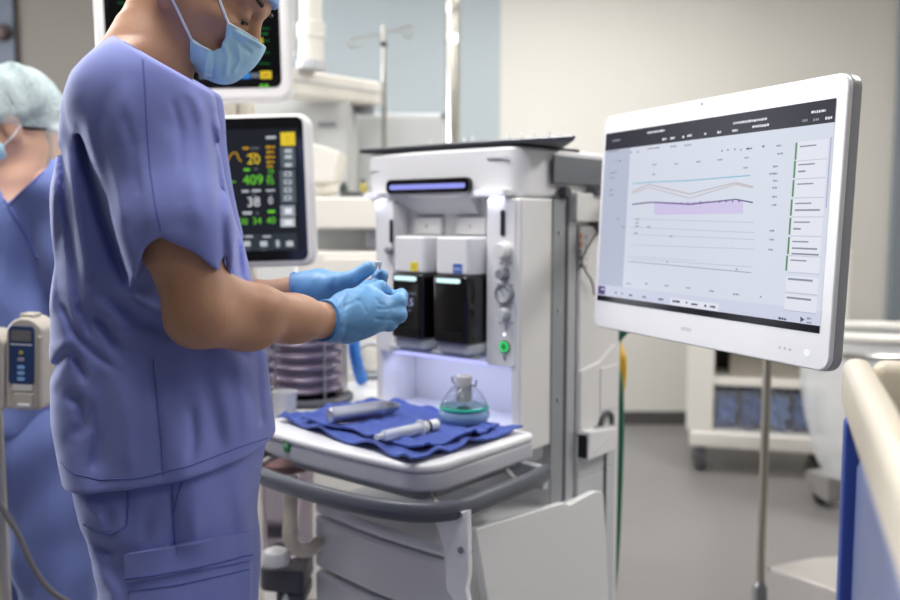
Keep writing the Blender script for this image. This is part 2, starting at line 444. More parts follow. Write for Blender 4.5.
# ================================================================== surgeon
YB = 1.25
SG = thing('person', 'person in periwinkle blue scrubs, face mask and gloves standing at the machine', 'person', (-.36, YB, 0))
def zof(v, Y=YB): return P(450, v, Y).z
def xof(u, v, Y=YB): return P(u, v, Y).x
HO = P(200, -14, 1.27)                      # head centre between the ears
HT = radians(35)
hf = Vector((cos(HT), 0, -sin(HT))); hu = Vector((sin(HT), 0, cos(HT)))
HR = np.array([tuple(hf), (0, 1, 0), tuple(hu)], np.float32)   # rows
def hl(p): return (p - A(HO)) @ HR.T
def HW(x, y, z): return HO + hf * x + Vector((0, y, 0)) + hu * z
def sq(q):
    """a slightly shorter lower face"""
    return np.stack([q[:, 0], q[:, 1], np.where(q[:, 2] < 0, q[:, 2] / .75, q[:, 2])], 1)
def head_core(q):
    q = sq(q)
    y = np.abs(q[:, 1]); m = np.stack([q[:, 0], y, q[:, 2]], 1)
    d = ell(q, (-.014, 0, .042), (.096, .076, .084))
    d = smin(d, ell(q, (.030, 0, -.03), (.062, .060, .088)), .03)
    d = smin(d, rcone(m, (.0, .056, -.045), (.066, .018, -.1), .02, .017), .03)
    d = smin(d, ell(q, (.07, 0, -.1), (.024, .028, .02)), .02)
    d = smin(d, ell(m, (.058, .04, -.028), (.026, .022, .02)), .025)
    d = smin(d, ell(q, (.075, 0, .03), (.018, .05, .013)), .02)
    return d
def head_sdf(p):
    q0 = hl(p); q = sq(q0); m = np.stack([q[:, 0], np.abs(q[:, 1]), q[:, 2]], 1)
    d = head_core(q0)
    d = smax(d, -ell(m, (.099, .031, .003), (.02, .017, .012)), .012)
    d = smin(d, ell(m, (.0775, .031, .0), (.0145, .0155, .0135)), .004)
    d = smin(d, rcone(q, (.087, 0, .014), (.104, 0, -.03), .009, .0115), .012)
    d = smin(d, ell(m, (.092, .013, -.036), (.012, .008, .008)), .008)
    d = smin(d, rcone(m, (.087, .012, .022), (.075, .046, .022), .008, .006), .012)
    e = ell(m, (-.010, .078, -.034), (.022, .010, .034))
    e = smax(e, -ell(m, (-.004, .088, -.028), (.012, .007, .02)), .006)
    e = smin(e, ell(m, (-.002, .074, -.066), (.009, .006, .01)), .008)
    d = smin(d, e, .008)
    d = smin(d, ell(q, (.098, 0, -.066), (.012, .024, .007)), .01)
    return d
NECK = (HW(-.022, 0, -.045), P(146, 66, 1.25), P(140, 110, 1.25))
def neck_sdf(p, g=0.0):
    return chain(p, NECK, (.052 + g, .056 + g, .07 + g), .03)
# trunk sections: photo row, back edge, front edge, half breadth
TR = [(38, 128, 150, .045), (50, 124, 160, .075), (62, 116, 170, .115), (75, 108, 181, .145), (88, 100, 192, .165), (115, 90, 200, .180), (150, 81, 211, .182), (200, 76, 224, .178), (260, 74, 238, .170),
      (330, 69, 258, .168), (370, 67, 265, .17), (410, 70, 268, .176), (440, 77, 269, .182), (470, 85, 270, .186), (500, 90, 270, .188), (530, 96, 268, .188)]
tz = np.array([zof(r[0]) for r in TR])[::-1]; tl = np.array([xof(r[1], r[0]) for r in TR])[::-1]; tr_ = np.array([xof(r[2], r[0]) for r in TR])[::-1]; tb = np.array([r[3] for r in TR])[::-1]
def trunk(p, shrink=0.0, ex=2.3):
    z = p[:, 2]; l = np.interp(z, tz, tl); r = np.interp(z, tz, tr_); b = np.interp(z, tz, tb) - shrink
    a = np.maximum((r - l) / 2 - shrink, .012); b = np.maximum(b, .012); c = (r + l) / 2
    k = (np.abs((p[:, 0] - c) / a) ** ex + np.abs((p[:, 1] - YB) / b) ** ex) ** (1 / ex)
    d = (k - 1) * np.minimum(a, b)
    return np.maximum(d, z - tz[-1] - .01)
SHN, ELN, WRN = P(138, 108, 1.075), P(198, 312, 1.045), P(334, 321, 1.255)
SHF, ELF, WRF = P(165, 108, 1.42), P(215, 318, 1.44), P(304, 292, 1.415)
def near_arm(p, g=0.0):
    m = P(181, 238, 1.045); fm = P(246, 317, 1.12); f2 = P(292, 319, 1.19)
    d = rcone(p, SHN, m, .046 + g, .0455 + g)
    d = smin(d, rcone(p, m, ELN, .045 + g, .036 + g), .02)
    d = smin(d, rcone(p, ELN, P(187, 323, 1.047), .034 + g, .021 + g), .02)
    d = smin(d, rcone(p, ELN + Vector((.006, 0, .0)), fm, .0385 + g, .0385 + g), .02)
    d = smin(d, rcone(p, fm, f2, .0383 + g, .0295 + g), .02)
    d = smin(d, rcone(p, P(208, 288, 1.05), P(262, 307, 1.11), .026 + g, .022 + g), .016)
    d = smin(d, rcone(p, P(262, 307, 1.11), P(305, 316, 1.19), .022 + g, .02 + g), .02)
    d = smin(d, rcone(p, P(200, 324, 1.05), P(256, 326, 1.12), .0205 + g, .024 + g), .02)
    d = smin(d, rcone(p, f2, WRN, .030 + g, .0245 + g), .02)
    return d
def far_arm(p, g=0.0):
    d = rcone(p, SHF, ELF, .06 + g, .044 + g)
    d = smin(d, rcone(p, ELF, ELF.lerp(WRF, .4), .043 + g, .042 + g), .02)
    return smin(d, rcone(p, ELF.lerp(WRF, .4), WRF, .041 + g, .028 + g), .02)
# --- hands: joint chains (photo position + distance)
def J(*a): return [P(*t) for t in a]
HN = dict(
    index=(J((364, 297, 1.292), (380, 288, 1.316), (385.5, 292, 1.336), (384.5, 299, 1.345)), (.0135, .0102, .0092, .0084)),
    middle=(J((377, 306, 1.283), (399, 302, 1.300), (401, 296, 1.330), (391.5, 297, 1.346)), (.0132, .0104, .0094, .0084)),
    ring=(J((376, 314, 1.277), (399, 315, 1.292), (399, 315, 1.326), (388, 312, 1.346)), (.013, .0104, .0094, .0085)),
    pinky=(J((370, 322, 1.272), (388, 324, 1.284), (391, 323, 1.308), (384, 319, 1.330)), (.012, .0096, .0088, .008)),
    thumb=(J((350, 312, 1.285), (358, 299, 1.325), (366, 290, 1.352), (374, 284, 1.375)), (.017, .0145, .0115, .0092)))
HFr = dict(
    index=(J((344, 287, 1.405), (364, 288, 1.432), (379, 286, 1.42), (382, 275, 1.397)), (.0135, .0108, .0098, .0088)),
    middle=(J((346, 293, 1.412), (366, 296, 1.436), (378, 297, 1.424), (380, 291, 1.405)), (.0135, .0108, .0098, .0086)),
    ring=(J((343, 299, 1.415), (360, 303, 1.436), (370, 305, 1.422), (370, 300, 1.405)), (.013, .0105, .0095, .0085)),
    pinky=(J((338, 303, 1.415), (351, 308, 1.430), (359, 309, 1.418), (359, 304, 1.403)), (.0115, .0095, .0088, .008)),
    thumb=(J((318, 291, 1.40), (338, 283, 1.382), (354, 278, 1.372), (369, 268, 1.372)), (.018, .0155, .0115, .0098)))
def near_hand(p, g=0.0):
    d = rcone(p, WRN, P(350, 316, 1.272), .0252 + g, .0285 + g)
    pal = smin(rcone(p, P(350, 311, 1.275), HN['index'][0][0], .024 + g, .0175 + g), rcone(p, P(350, 320, 1.27), HN['ring'][0][0], .026 + g, .0185 + g), .02)
    pal = smin(pal, rcone(p, P(348, 324, 1.268), HN['pinky'][0][0], .022 + g, .0165 + g), .018)
    pal = smin(pal, rcone(p, P(350, 313, 1.275), HN['middle'][0][0], .026 + g, .0185 + g), .018)
    d = smin(d, pal, .02)
    for k, (pts, rs) in HN.items(): d = smin(d, chain(p, pts, [r + g for r in rs], .004), .0065 if k != 'thumb' else .014)
    return d
def far_hand(p, g=0.0):
    d = rcone(p, WRF, P(318, 291, 1.41), .028 + g, .029 + g)
    for k in ('index', 'middle', 'ring', 'pinky'): d = smin(d, rcone(p, P(320, 292, 1.41), HFr[k][0][0], .026 + g, .018 + g), .018)
    for k, (pts, rs) in HFr.items(): d = smin(d, chain(p, pts, [r + g for r in rs], .004), .009 if k != 'thumb' else .016)
    return d
def body_sdf(p):
    d = smin(trunk(p, .040), neck_sdf(p), .03)
    d = smin(d, smin(near_arm(p), far_arm(p), .01), .02)
    d = smin(d, near_hand(p, -.002), .012); d = smin(d, far_hand(p, -.002), .012)
    sel = np.linalg.norm(p - A(HO), axis=1) < .30
    if sel.any():
        e = d.copy(); e[sel] = smin(d[sel], head_sdf(p[sel]), .022); d = e
    return np.maximum(d, 1.04 - p[:, 2])
BODY = skin_mesh('body', SKIN, [sculpt(body_sdf, (-.72, .94, 1.02), (-.02, 1.56, 1.80), .0031)], SG, 1)
# --- gloves
def cuff(d, p, c, n): return smax(d, plane(p, c, n), .002)
def glove_wrinkle(p):
    u, v = proj(p); w = 0
    for pts, wd, h in (([(332, 312), (346, 306), (360, 300)], 2.0, -.0011), ([(333, 326), (348, 328), (362, 334)], 2.2, -.0009), ([(352, 297), (362, 303), (366, 312)], 1.8, -.0009), ([(376, 299), (379, 304), (384, 305)], 1.6, -.0012), ([(378, 309), (386, 309), (394, 308)], 1.5, -.0013), ([(376, 319), (386, 320), (393, 320)], 1.5, -.0013), ([(340, 304), (344, 318), (342, 334)], 1.8, .0007)):
        w = w + h * np.exp(-(polydist(u, v, pts) / wd) ** 2)
    return -w + .0006 * np.sin(u * .62 + v * .25) * np.exp(-((u - 340) / 9) ** 2) + .0004 * np.sin(v * .21 + u * .33)
gn = (WRN - P(292, 318, 1.19)).normalized(); gf = (WRF - ELF).normalized()
g1 = lambda p: cuff(smin(near_hand(p, .0012), rcone(p, P(312, 319, 1.22), WRN, .0305, .0268), .012) + glove_wrinkle(p), p, P(324, 320.5, 1.235), -gn)
g2 = lambda p: cuff(smin(far_hand(p, .0012), rcone(p, WRF - gf * .03, WRF, .034, .031), .012) + glove_wrinkle(p), p, P(298, 291, 1.41), -gf)
GL = skin_mesh('glove', GLOVE, [sculpt(g1, (-.235, 1.20, 1.08), (-.04, 1.40, 1.25), .0016)], SG, 1)
GL2 = skin_mesh('glove', GLOVE, [sculpt(g2, (-.275, 1.32, 1.10), (-.07, 1.47, 1.26), .0018)], SG, 1)
def ringtube(mb, c, n, r, tr, nn=40):
    n = Vector(n).normalized(); a = n.orthogonal().normalized(); b = n.cross(a)
    mb.tube([c + (a * cos(2 * pi * k / nn) + b * sin(2 * pi * k / nn)) * r for k in range(nn)], tr, 8, closed=True)
m = MB(); ringtube(m, P(324.5, 320.4, 1.235), gn, .0285, .0016); m.build('glove_cuff', GLOVED, GL, world=True)
m = MB(); ringtube(m, P(298.5, 291.5, 1.41), gf, .0315, .0016); m.build('glove_cuff', GLOVED, GL2, world=True)
# --- scrub top
FOLDS = [  # line, width px, height m
    ([(78, 118), (88, 170), (103, 220), (117, 258), (131, 290)], 5, -.013), ([(82, 104), (94, 160), (115, 220), (138, 272)], 9, .006),
    ([(61, 140), (66, 200), (74, 260), (80, 310), (92, 340)], 4, -.007), ([(55, 170), (52, 240), (51, 320)], 5, .004), ([(68, 150), (78, 220), (90, 285)], 6, .005),
    ([(206, 100), (216, 150), (221, 200), (224, 255), (224, 305)], 5, -.0075), ([(214, 110), (226, 170), (232, 230), (238, 300)], 6, .007),
    ([(226, 160), (235, 215), (241, 285)], 4, -.007), ([(231, 180), (243, 240), (248, 290)], 4, .005), ([(196, 95), (206, 150), (209, 210)], 6, .005),
    ([(86, 310), (104, 326), (124, 356)], 6, -.011), ([(88, 296), (112, 316), (132, 344)], 7, .007), ([(48, 378), (58, 362), (70, 348)], 4, -.008), ([(70, 348), (78, 362), (88, 386)], 4, -.008),
    ([(52, 352), (64, 346), (80, 350)], 6, .006), ([(62, 392), (80, 402), (84, 425), (72, 440)], 6, -.008), ([(150, 352), (156, 400), (160, 445), (163, 478)], 3, -.004),
    ([(165, 355), (185, 380), (215, 392)], 12, .006), ([(200, 360), (214, 410), (222, 460)], 9, -.006), ([(236, 350), (246, 400), (250, 450)], 8, .006), ([(120, 370), (128, 420), (126, 480)], 9, .006), ([(100, 360), (104, 420), (100, 480)], 8, -.006),
    ([(112, 80), (105, 110), (97, 150)], 6, -.004), ([(150, 250), (176, 236), (205, 246)], 8, .004), ([(172, 96), (180, 130), (182, 175)], 4, -.005), ([(122, 110), (134, 150), (140, 200)], 4, -.005), ([(100, 120), (112, 170), (126, 230)], 4, .004), ([(196, 300), (230, 345), (262, 365)], 7, -.006), ([(60, 300), (72, 330), (92, 352), (118, 372)], 4, -.006), ([(92, 400), (96, 440), (92, 474)], 4, -.005), ([(190, 400), (194, 440), (190, 468)], 5, -.004), ([(255, 330), (258, 380), (262, 430)], 4, -.005), ([(128, 72), (122, 120), (120, 180), (128, 230)], 8, .006), ([(158, 100), (178, 140), (196, 190)], 10, -.005), ([(135, 140), (146, 190), (150, 235)], 7, .005),
    ([(168, 120), (190, 175), (204, 240)], 9, .005), ([(180, 84), (196, 100), (210, 130)], 6, .005), ([(105, 300), (140, 322), (172, 330)], 7, -.008), ([(112, 285), (140, 305), (165, 312)], 6, .006)]
def cloth(p, folds, near=1.34, amp=.002):
    u, v = proj(p); d = np.zeros(len(p), np.float32)
    for pts, w, h in folds:
        b = (u > min(q[0] for q in pts) - 4 * w) & (u < max(q[0] for q in pts) + 4 * w) & (v > min(q[1] for q in pts) - 4 * w) & (v < max(q[1] for q in pts) + 4 * w)
        if b.any():
            ub, vb = u[b], v[b]; t = 1.0
            for q in (pts[0], pts[-1]): t = t * (1 - .85 * np.exp(-((ub - q[0]) ** 2 + (vb - q[1]) ** 2) / (2.0 * w) ** 2))
            d[b] += h * t * np.exp(-(polydist(ub, vb, pts) / w) ** 2)
    s = np.clip((near - p[:, 1]) / .06, 0, 1)
    n = amp * (np.sin(u * .11 + 2 * np.sin(v * .02)) * .7 + np.sin(u * .05 - v * .045 + 1.3) * .8 + np.sin(v * .06 + u * .02 + np.sin(u * .03)) * .4)
    return d * s + n
HEMC = P(170, 455, 1.25); HEMN = Vector((.14, -.02, -1.0)).normalized()
COLC = P(140, 50, 1.25); COLN = Vector((.50, 0, .88)).normalized()
SLP = [(70, 262), (116, 279), (131, 288), (136, 270), (143, 250), (152, 241), (161, 237), (178, 246), (198, 254), (222, 276), (232, 300), (230, 380), (110, 380)]
def sleeves(p):
    m = P(176, 225, 1.04)
    d = smin(rcone(p, SHN + Vector((.008, .01, 0)), m, .074, .061), rcone(p, P(156, 88, 1.20), SHN, .062, .070), .05)
    d = smin(d, rcone(p, m, P(178, 300, 1.045), .062, .060), .02)
    u, v = proj(p)
    cut = -polysdf(u, v, SLP) * .00125
    d = smax(d, -(-cut) if False else cut, .003)
    cav = rcone(p, P(178, 225, 1.043), P(178, 310, 1.045), .052, .054)
    return smax(d, -cav, .003)
def fsleeve(p):
    m = SHF.lerp(ELF, .66); d = rcone(p, SHF, m, .082, .074)
    d = smin(d, rcone(p, P(160, 90, 1.32), SHF, .06, .07), .05)
    return smax(d, plane(p, m, (ELF - SHF).normalized()), .004)
def top_sdf(p):
    d = trunk(p)
    d = smin(d, rcone(p, P(146, 86, 1.14), P(146, 86, 1.36), .055, .055), .05)
    cl = cloth(p, FOLDS)
    body = smax(d - cl, plane(p, HEMC, HEMN), .004)
    body = np.maximum(body, -np.maximum(trunk(p, .022), plane(p, HEMC - HEMN * .03, -HEMN)))
    s = smin(sleeves(p), fsleeve(p), .01) - cl * .6
    d = smin(body, s, .018)
    d = smax(d, plane(p, COLC, COLN), .004)
    return np.maximum(d, -neck_sdf(p, .008))
TOP = skin_mesh('scrub_top', SCRUB, [sculpt(top_sdf, (-.74, .93, .82), (-.14, 1.56, 1.60), .0032)], SG, 1)
bt = bvh_world(TOP)
m = MB()
for ln in ([(143, 60), (145, 90), (147, 130), (150, 170), (155, 205), (161, 232)], [(56, 458), (75, 474), (100, 480), (140, 478), (190, 466), (240, 447), (268, 438)],
           [(137, 262), (146, 249), (158, 243)], [(166, 246), (184, 253), (204, 263), (214, 272)], [(153, 360), (157, 400), (161, 440), (163, 476)], [(124, 42), (138, 50), (152, 60), (166, 72)]):
    m = MB(); seam(m, bt, ln, .0011); m.build('seam', SCRUBD, TOP, world=True, wn=False)
# --- scrub trousers
def pants_sdf(p):
    z = p[:, 2]
    rows = [(440, 84, 262, .160), (470, 92, 258, .165), (500, 100, 254, .170), (540, 114, 248, .166), (575, 125, 243, .160), (620, 132, 240, .155)]
    zz = np.array([zof(r[0]) for r in rows])[::-1]; l = np.interp(z, zz, np.array([xof(r[1], r[0]) for r in rows])[::-1]); r = np.interp(z, zz, np.array([xof(r[2], r[0]) for r in rows])[::-1]); b = np.interp(z, zz, np.array([r[3] for r in rows])[::-1])
    a = (r - l) / 2; k = (np.abs((p[:, 0] - (l + r) / 2) / a) ** 2.4 + np.abs((p[:, 1] - YB) / b) ** 2.4) ** (1 / 2.4)
    hip = np.maximum((k - 1) * np.minimum(a, b), .70 - z); hip = np.maximum(hip, z - zof(436))
    ln = chain(p, [Vector((-.368, 1.165, .76)), Vector((-.366, 1.15, .48)), Vector((-.385, 1.15, .10))], (.088, .080, .073), .03)
    lf = chain(p, [Vector((-.405, 1.335, .78)), Vector((-.40, 1.35, .48)), Vector((-.40, 1.36, .10))], (.085, .080, .073), .03)
    d = smin(hip, smin(ln, lf, .01), .06)
    pf = [([(110, 500), (122, 520), (116, 548)], 6, .006), ([(88, 540), (110, 552), (128, 548)], 6, -.008), ([(172, 490), (174, 520), (176, 560)], 3, -.004), ([(190, 500), (194, 530), (192, 560)], 9, .005), ([(80, 500), (98, 515), (104, 535)], 5, .006), ([(90, 560), (112, 590), (118, 620)], 8, .007), ([(150, 500), (146, 530), (140, 550)], 7, -.005), ([(240, 480), (244, 530), (246, 600)], 8, .005)]
    return np.maximum(d - cloth(p, pf, amp=.0018), .06 - z)
PANTS = skin_mesh('scrub_trousers', SCRUB, [sculpt(pants_sdf, (-.62, 1.02, .03), (-.18, 1.50, 1.02), .0042)], SG, 1)
bp_ = bvh_world(PANTS)
m = MB(); patch(m, bp_, (130, 556), (246, 535), (247, 626), (134, 640), .0045); m.build('cargo_pocket', SCRUB, PANTS, world=True, wn=False)
m = MB(); patch(m, bp_, (128, 553), (248, 531), (248, 561), (130, 582), .0085, 24, 8); m.build('pocket_flap', SCRUB, PANTS, world=True, wn=False)
for ln, r, off in (([(172, 484), (173, 510), (175, 545)], .0013, .001), ([(182, 482), (178, 496), (174, 512)], .0012, .001), ([(84, 524), (96, 531), (112, 534), (126, 526), (129, 505), (128, 490)], .0012, .001), ([(130, 577), (180, 571), (246, 556)], .0012, .009), ([(131, 590), (180, 585), (246, 570)], .001, .005)):
    m = MB(); seam(m, bp_, ln, r, off); m.build('seam', SCRUBD, PANTS, world=True, wn=False)
for y in (1.15, 1.37):
    s = MB(); s.prism([(-.11, -.04), (-.115, .04), (.0, .052), (.13, .05), (.17, .03), (.18, 0), (.17, -.03), (.13, -.045), (.0, -.048)], (-.375, y, .0), (1, 0, 0), (0, 1, 0), (0, 0, 1), .025, .006)
    s.ball((-.40, y, .06), (.07, .042, .06)); s.ball((-.27, y, .035), (.10, .044, .035))
    s.build('shoe', WHITE2, SG, world=True)
# --- hair, cap, eyes, mask
def hair_sdf(p):
    q = hl(p); d = head_core(q) - .004 - .0012 * np.sin(q[:, 0] * 300) * np.sin(q[:, 2] * 260)
    reg = polysdf(q[:, 0], q[:, 2], [(.05, .08), (.058, .03), (.052, .005), (.040, -.006), (.030, .0), (.022, .030), (-.03, .036), (-.04, -.02), (-.06, -.055), (-.2, -.05), (-.2, .2), (.03, .2)])
    return smax(d, reg, .004)
skin_mesh('hair', HAIRM, [sculpt(hair_sdf, A(HO) - .17, A(HO) + .17, .0028)], SG, 1)
def cap_sdf(p):
    q = hl(p); d = head_core(q) - .009
    return smax(d, plane(q, (.09, 0, .036), (.2, 0, -1)), .004)
skin_mesh('scrub_cap', CAPM, [sculpt(cap_sdf, A(HO) - .19, A(HO) + .19, .003)], SG, 1)
for sgn in (-1, 1):
    e = MB(); e.use(EYEM).ball(HW(.0765, sgn * .031, -.001), .0138, 20); e.use(IRIS).ball(HW(.0838, sgn * .031, -.007), .0066, 14)
    e.build('eye', None, SG, world=True)
    l = MB(); l.tube([HW(.0925 - 5.5 * (t * .014) ** 2 * 4, sgn * (.031 + t * .015), -.0055 - .002 * abs(t)) for t in [-1, -.6, -.2, .2, .6, 1]], .0012, 6)
    l.build('eyelashes', HAIRM, SG, world=True); l = MB(); l.tube([HW(.0955 - abs(t) * .006, sgn * (.032 + t * .02), .026 + .002 * t) for t in [-1, -.5, 0, .5, 1]], [.0018, .003, .0034, .003, .0015], 6)
    l.build('eyebrow', HAIRM, SG, world=True)
def topx(u, v):                            # photograph position -> head side plane
    w = P(u, v, 1.207) - HO; return (w.dot(hf), w.dot(hu))
MPOLY = [topx(*t) for t in ((189, 36), (199, 43), (208, 47.5), (217, 44.5), (222, 34), (227, 21), (243, 30), (268, 43), (300, 50), (290, 110), (225, 130), (168, 105), (180, 70))]
def mask_blob(q, g=0.0):
    d = head_core(q) - .002 - g; q = sq(q)
    d = smin(d, rcone(q, (.080, 0, .010), (.095, 0, -.028), .009 + g, .0150 + g), .03)
    d = smin(d, rcone(q, (.095, 0, -.030), (.0905, 0, -.062), .0150 + g, .0175 + g), .03)
    d = smin(d, rcone(q, (.0905, 0, -.062), (.074, 0, -.092), .0175 + g, .0180 + g), .04)
    d = smin(d, rcone(q, (.080, 0, -.098), (.01, 0, -.088), .022 + g, .030 + g), .03)
    return d
def mask_sdf(p):
    q = hl(p); a = np.arctan2(q[:, 2] + .03, q[:, 0] + .02)
    out = mask_blob(q, .0035); sc = topx(214, 60)
    u, v = proj(p)
    pl = np.zeros(len(p), np.float32)
    for pts, w, h in (([(209, 48), (206, 60), (203, 78)], 2.2, .0035), ([(222, 42), (228, 56), (226, 74)], 2.6, .0035), ([(232, 35), (242, 46), (250, 52)], 2.2, -.0025), ([(196, 48), (194, 62), (194, 74)], 2, -.0025), ([(214, 50), (214, 62), (212, 76)], 2.2, -.003), ([(236, 32), (256, 42), (262, 46)], 2, .003), ([(238, 44), (240, 60), (234, 72)], 2.2, .002)):
        pl += h * np.exp(-(polydist(u, v, pts) / w) ** 2)
    d = np.maximum(out - pl, -mask_blob(q, -.002))
    return smax(d, polysdf(q[:, 0], q[:, 2], MPOLY), .002)
MK = skin_mesh('face_mask', MASKM, [sculpt(mask_sdf, A(HW(.05, 0, -.06)) - .14, A(HW(.05, 0, -.06)) + .14, .0018)], SG, 1)
bm_ = bvh_world(MK)
for ln, r in (([(228, 23), (243, 31.5), (258, 41)], .0016), ([(190, 39), (200, 46), (209, 50)], .0013), ([(190, 39), (186, 54), (184, 70)], .0013), ([(186, 70), (198, 74), (212, 75)], .0010)):
    m = MB(); seam(m, bm_, ln, r, .0005, 3)
    if m.v: m.build('mask_binding', MASKE, MK, world=True, wn=False)
for sgn in (-1, 1):
    for a, b in ((topx(190, 39), (-.030, -.012)), (topx(228, 24), (.006, .033))):
        pts = []
        for k in range(9):
            t = k / 8; x = a[0] + (b[0] - a[0]) * t; z = a[1] + (b[1] - a[1]) * t; yy = .12
            q0 = HW(x, sgn * .16, z); bb = bvh_head if 'bvh_head' in globals() else None
            if bb is None:
                bvh_head = bvh_world(BODY); bb = bvh_head
            h = bb.ray_cast(q0, Vector((0, -sgn, 0)))
            pts.append((h[0] if h[0] is not None else HW(x, sgn * .07, z)) + Vector((0, sgn * .0025, 0)))
        m = MB(); m.tube(pts, .0019, 6); m.build('ear_loop', MASKE, MK, world=True, wn=False)
# glass vial held in the fingers
v = thing('glass_vial', 'small clear glass vial pinched between the gloved fingertips', 'vial', tuple(P(376, 284, 1.382)))
MB().lathe([(.0, 0), (.0078, 0), (.0085, .002), (.0085, .020), (.005, .026), (.005, .029)], (0, 0, 0), (.1, .0, 1), 24).build('bottle', CLEAR, v)
MB().lathe([(.0058, .0285), (.0062, .029), (.0062, .035), (.005, .036), (0, .036)], (0, 0, 0), (.1, 0, 1), 20).build('cap', LGREY, v)
# ================================================================== second person, behind on the left
YN = 2.2
NU = thing('person', 'person in blue scrubs and bouffant cap standing behind the beige pump', 'person', (-1.09, YN, 0))
NO = P(8, 131, YN)
na = radians(205)                          # facing left and towards the camera
nf = Vector((cos(na) * .97, sin(na) * .97, -.24)).normalized(); ns = Vector((0, 0, 1)).cross(nf).normalized(); nu_ = nf.cross(ns)
NR = np.array([tuple(nf), tuple(ns), tuple(nu_)], np.float32)
def nl(p): return (p - A(NO)) @ NR.T
def NW(x, y, z): return NO + nf * x + ns * y + nu_ * z
def nhead(p):
    q = nl(p); d = head_core(q); m_ = np.stack([q[:, 0], np.abs(q[:, 1]), q[:, 2]], 1)
    d = smin(d, rcone(q, (.087, 0, .014), (.112, 0, -.03), .009, .0125), .012)
    d = smax(d, -ell(m_, (.099, .031, .003), (.02, .017, .012)), .012)
    return smin(d, ell(m_, (-.012, .078, -.004), (.022, .010, .034)), .008)
NSH = (P(55, 190, 2.12), P(-75, 190, 2.30))
def nbody(p):
    d = smin(nhead(p), chain(p, (NW(-.025, 0, -.05), P(16, 185, YN), P(12, 225, YN)), (.055, .06, .09), .03), .03)
    d = smin(d, rcone(p, P(12, 240, YN), P(12, 400, YN), .11, .11), .05)
    for s, e, h in ((NSH[0], P(88, 330, 2.15), P(96, 440, 2.10)), (NSH[1], P(-110, 320, 2.28), P(-80, 400, 2.1))):
        d = smin(d, chain(p, (s, e, h), (.055, .042, .032), .02), .03)
        hd = (h - e).normalized()
        d = smin(d, rcone(p, h, h + hd * .07, .03, .026), .02)
        sd = hd.cross(Vector((0, 1, 0))).normalized()
        for k in range(4): d = smin(d, chain(p, (h + hd * .07 + sd * (k - 1.5) * .019, h + hd * .11 + sd * (k - 1.5) * .021 + Vector((0, -.01, 0)), h + hd * .135 + sd * (k - 1.5) * .02 + Vector((0, -.03, 0))), (.011, .010, .008), .005), .008)
        d = smin(d, chain(p, (h + hd * .02 + sd * .03, h + hd * .06 + sd * .05 + Vector((0, -.02, 0)), h + hd * .085 + sd * .05 + Vector((0, -.035, 0))), (.014, .012, .009), .006), .01)
    return d
skin_mesh('body', SKINF, [sculpt(nbody, (-1.55, 1.95, .60), (-.80, 2.48, 1.75), .006)], NU, 1)
def ntop(p):
    z = p[:, 2]
    d = smin(rcone(p, P(12, 222, YN), P(14, 330, YN), .14, .145), rcone(p, P(14, 330, YN), P(16, 408, YN), .145, .16), .05)
    d = smin(d, rcone(p, P(12, 196, YN), NSH[0], .075, .075), .07); d = smin(d, rcone(p, P(8, 196, YN), NSH[1], .075, .075), .07)
    d = smin(d, rcone(p, NSH[0], P(76, 275, 2.14), .078, .075), .03); d = smin(d, rcone(p, NSH[1], P(-95, 270, 2.28), .078, .075), .03)
    u, v = proj(p); d = d - .006 * np.sin(u * .12 + v * .03) - .004 * np.sin(v * .09 - u * .06)
    d = smax(d, .78 - z, .004)
    vn = polysdf(u, v, [(-26, 176), (-12, 165), (7, 204), (48, 166), (60, 130), (-40, 130)]) * .0026
    d = smax(d, -np.maximum(vn, p[:, 1] - YN - .02), .004)
    return np.maximum(d, -chain(p, (NW(-.025, 0, -.05), P(16, 185, YN)), (.062, .068), .03))
NT = skin_mesh('scrub_top', SCRUB2, [sculpt(ntop, (-1.6, 1.9, .72), (-.78, 2.52, 1.52), .006)], NU, 1)
m = MB(); bn = bvh_world(NT); seam(m, bn, [(4, 200), (10, 208), (24, 232), (38, 258)], .0025, .001); seam(m, bn, [(8, 206), (24, 190), (44, 172)], .002, .001)
m.build('neck_seam', SCRUBD, NT, world=True, wn=False)
def npants(p):
    z = p[:, 2]
    d = rcone(p, P(14, 395, YN), P(16, 440, YN), .15, .155)
    a = chain(p, (P(46, 440, 2.17), P(54, 560, 2.16), Vector((-.98, 2.15, .08))), (.098, .092, .085), .03)
    b = chain(p, (P(-2, 440, 2.27), P(6, 560, 2.28), Vector((-1.13, 2.30, .08))), (.10, .092, .085), .03)
    d = smin(d, smin(a, b, .006), .05)
    u, v = proj(p); d = d - .005 * np.sin(v * .07 + u * .05) - .004 * np.sin(u * .15)
    return np.maximum(np.maximum(d, z - .86), .05 - z)
skin_mesh('scrub_trousers', SCRUB2, [sculpt(npants, (-1.42, 1.95, .02), (-.78, 2.5, .9), .007)], NU, 1)
for s in ((-.99, 2.13), (-1.14, 2.28)):
    m = MB(); m.ball((s[0] - .02, s[1], .04), (.14, .05, .045)); m.box((s[0] - .15, s[1] - .045, 0), (s[0] + .11, s[1] + .045, .02), .008); m.build('shoe', WHITE2, NU, world=True)
def ncap(p):
    q = nl(p); u, v = proj(p)
    d = ell(q, (-.022, 0, .05), (.122, .105, .108)) - .003 * np.sin(q[:, 0] * 110 + q[:, 1] * 60) - .003 * np.sin(q[:, 1] * 120 + q[:, 2] * 70)
    d = smin(d, ell(q, (-.095, 0, -.035), (.04, .07, .03)), .03)
    d = np.maximum(d, -(d + .005))
    return smax(d, plane(q, (.08, 0, .03), (.30, 0, -1)), .004)
skin_mesh('bouffant_cap', NYLON, [sculpt(ncap, A(NO) - .2, A(NO) + .2, .0036)], NU, 1)
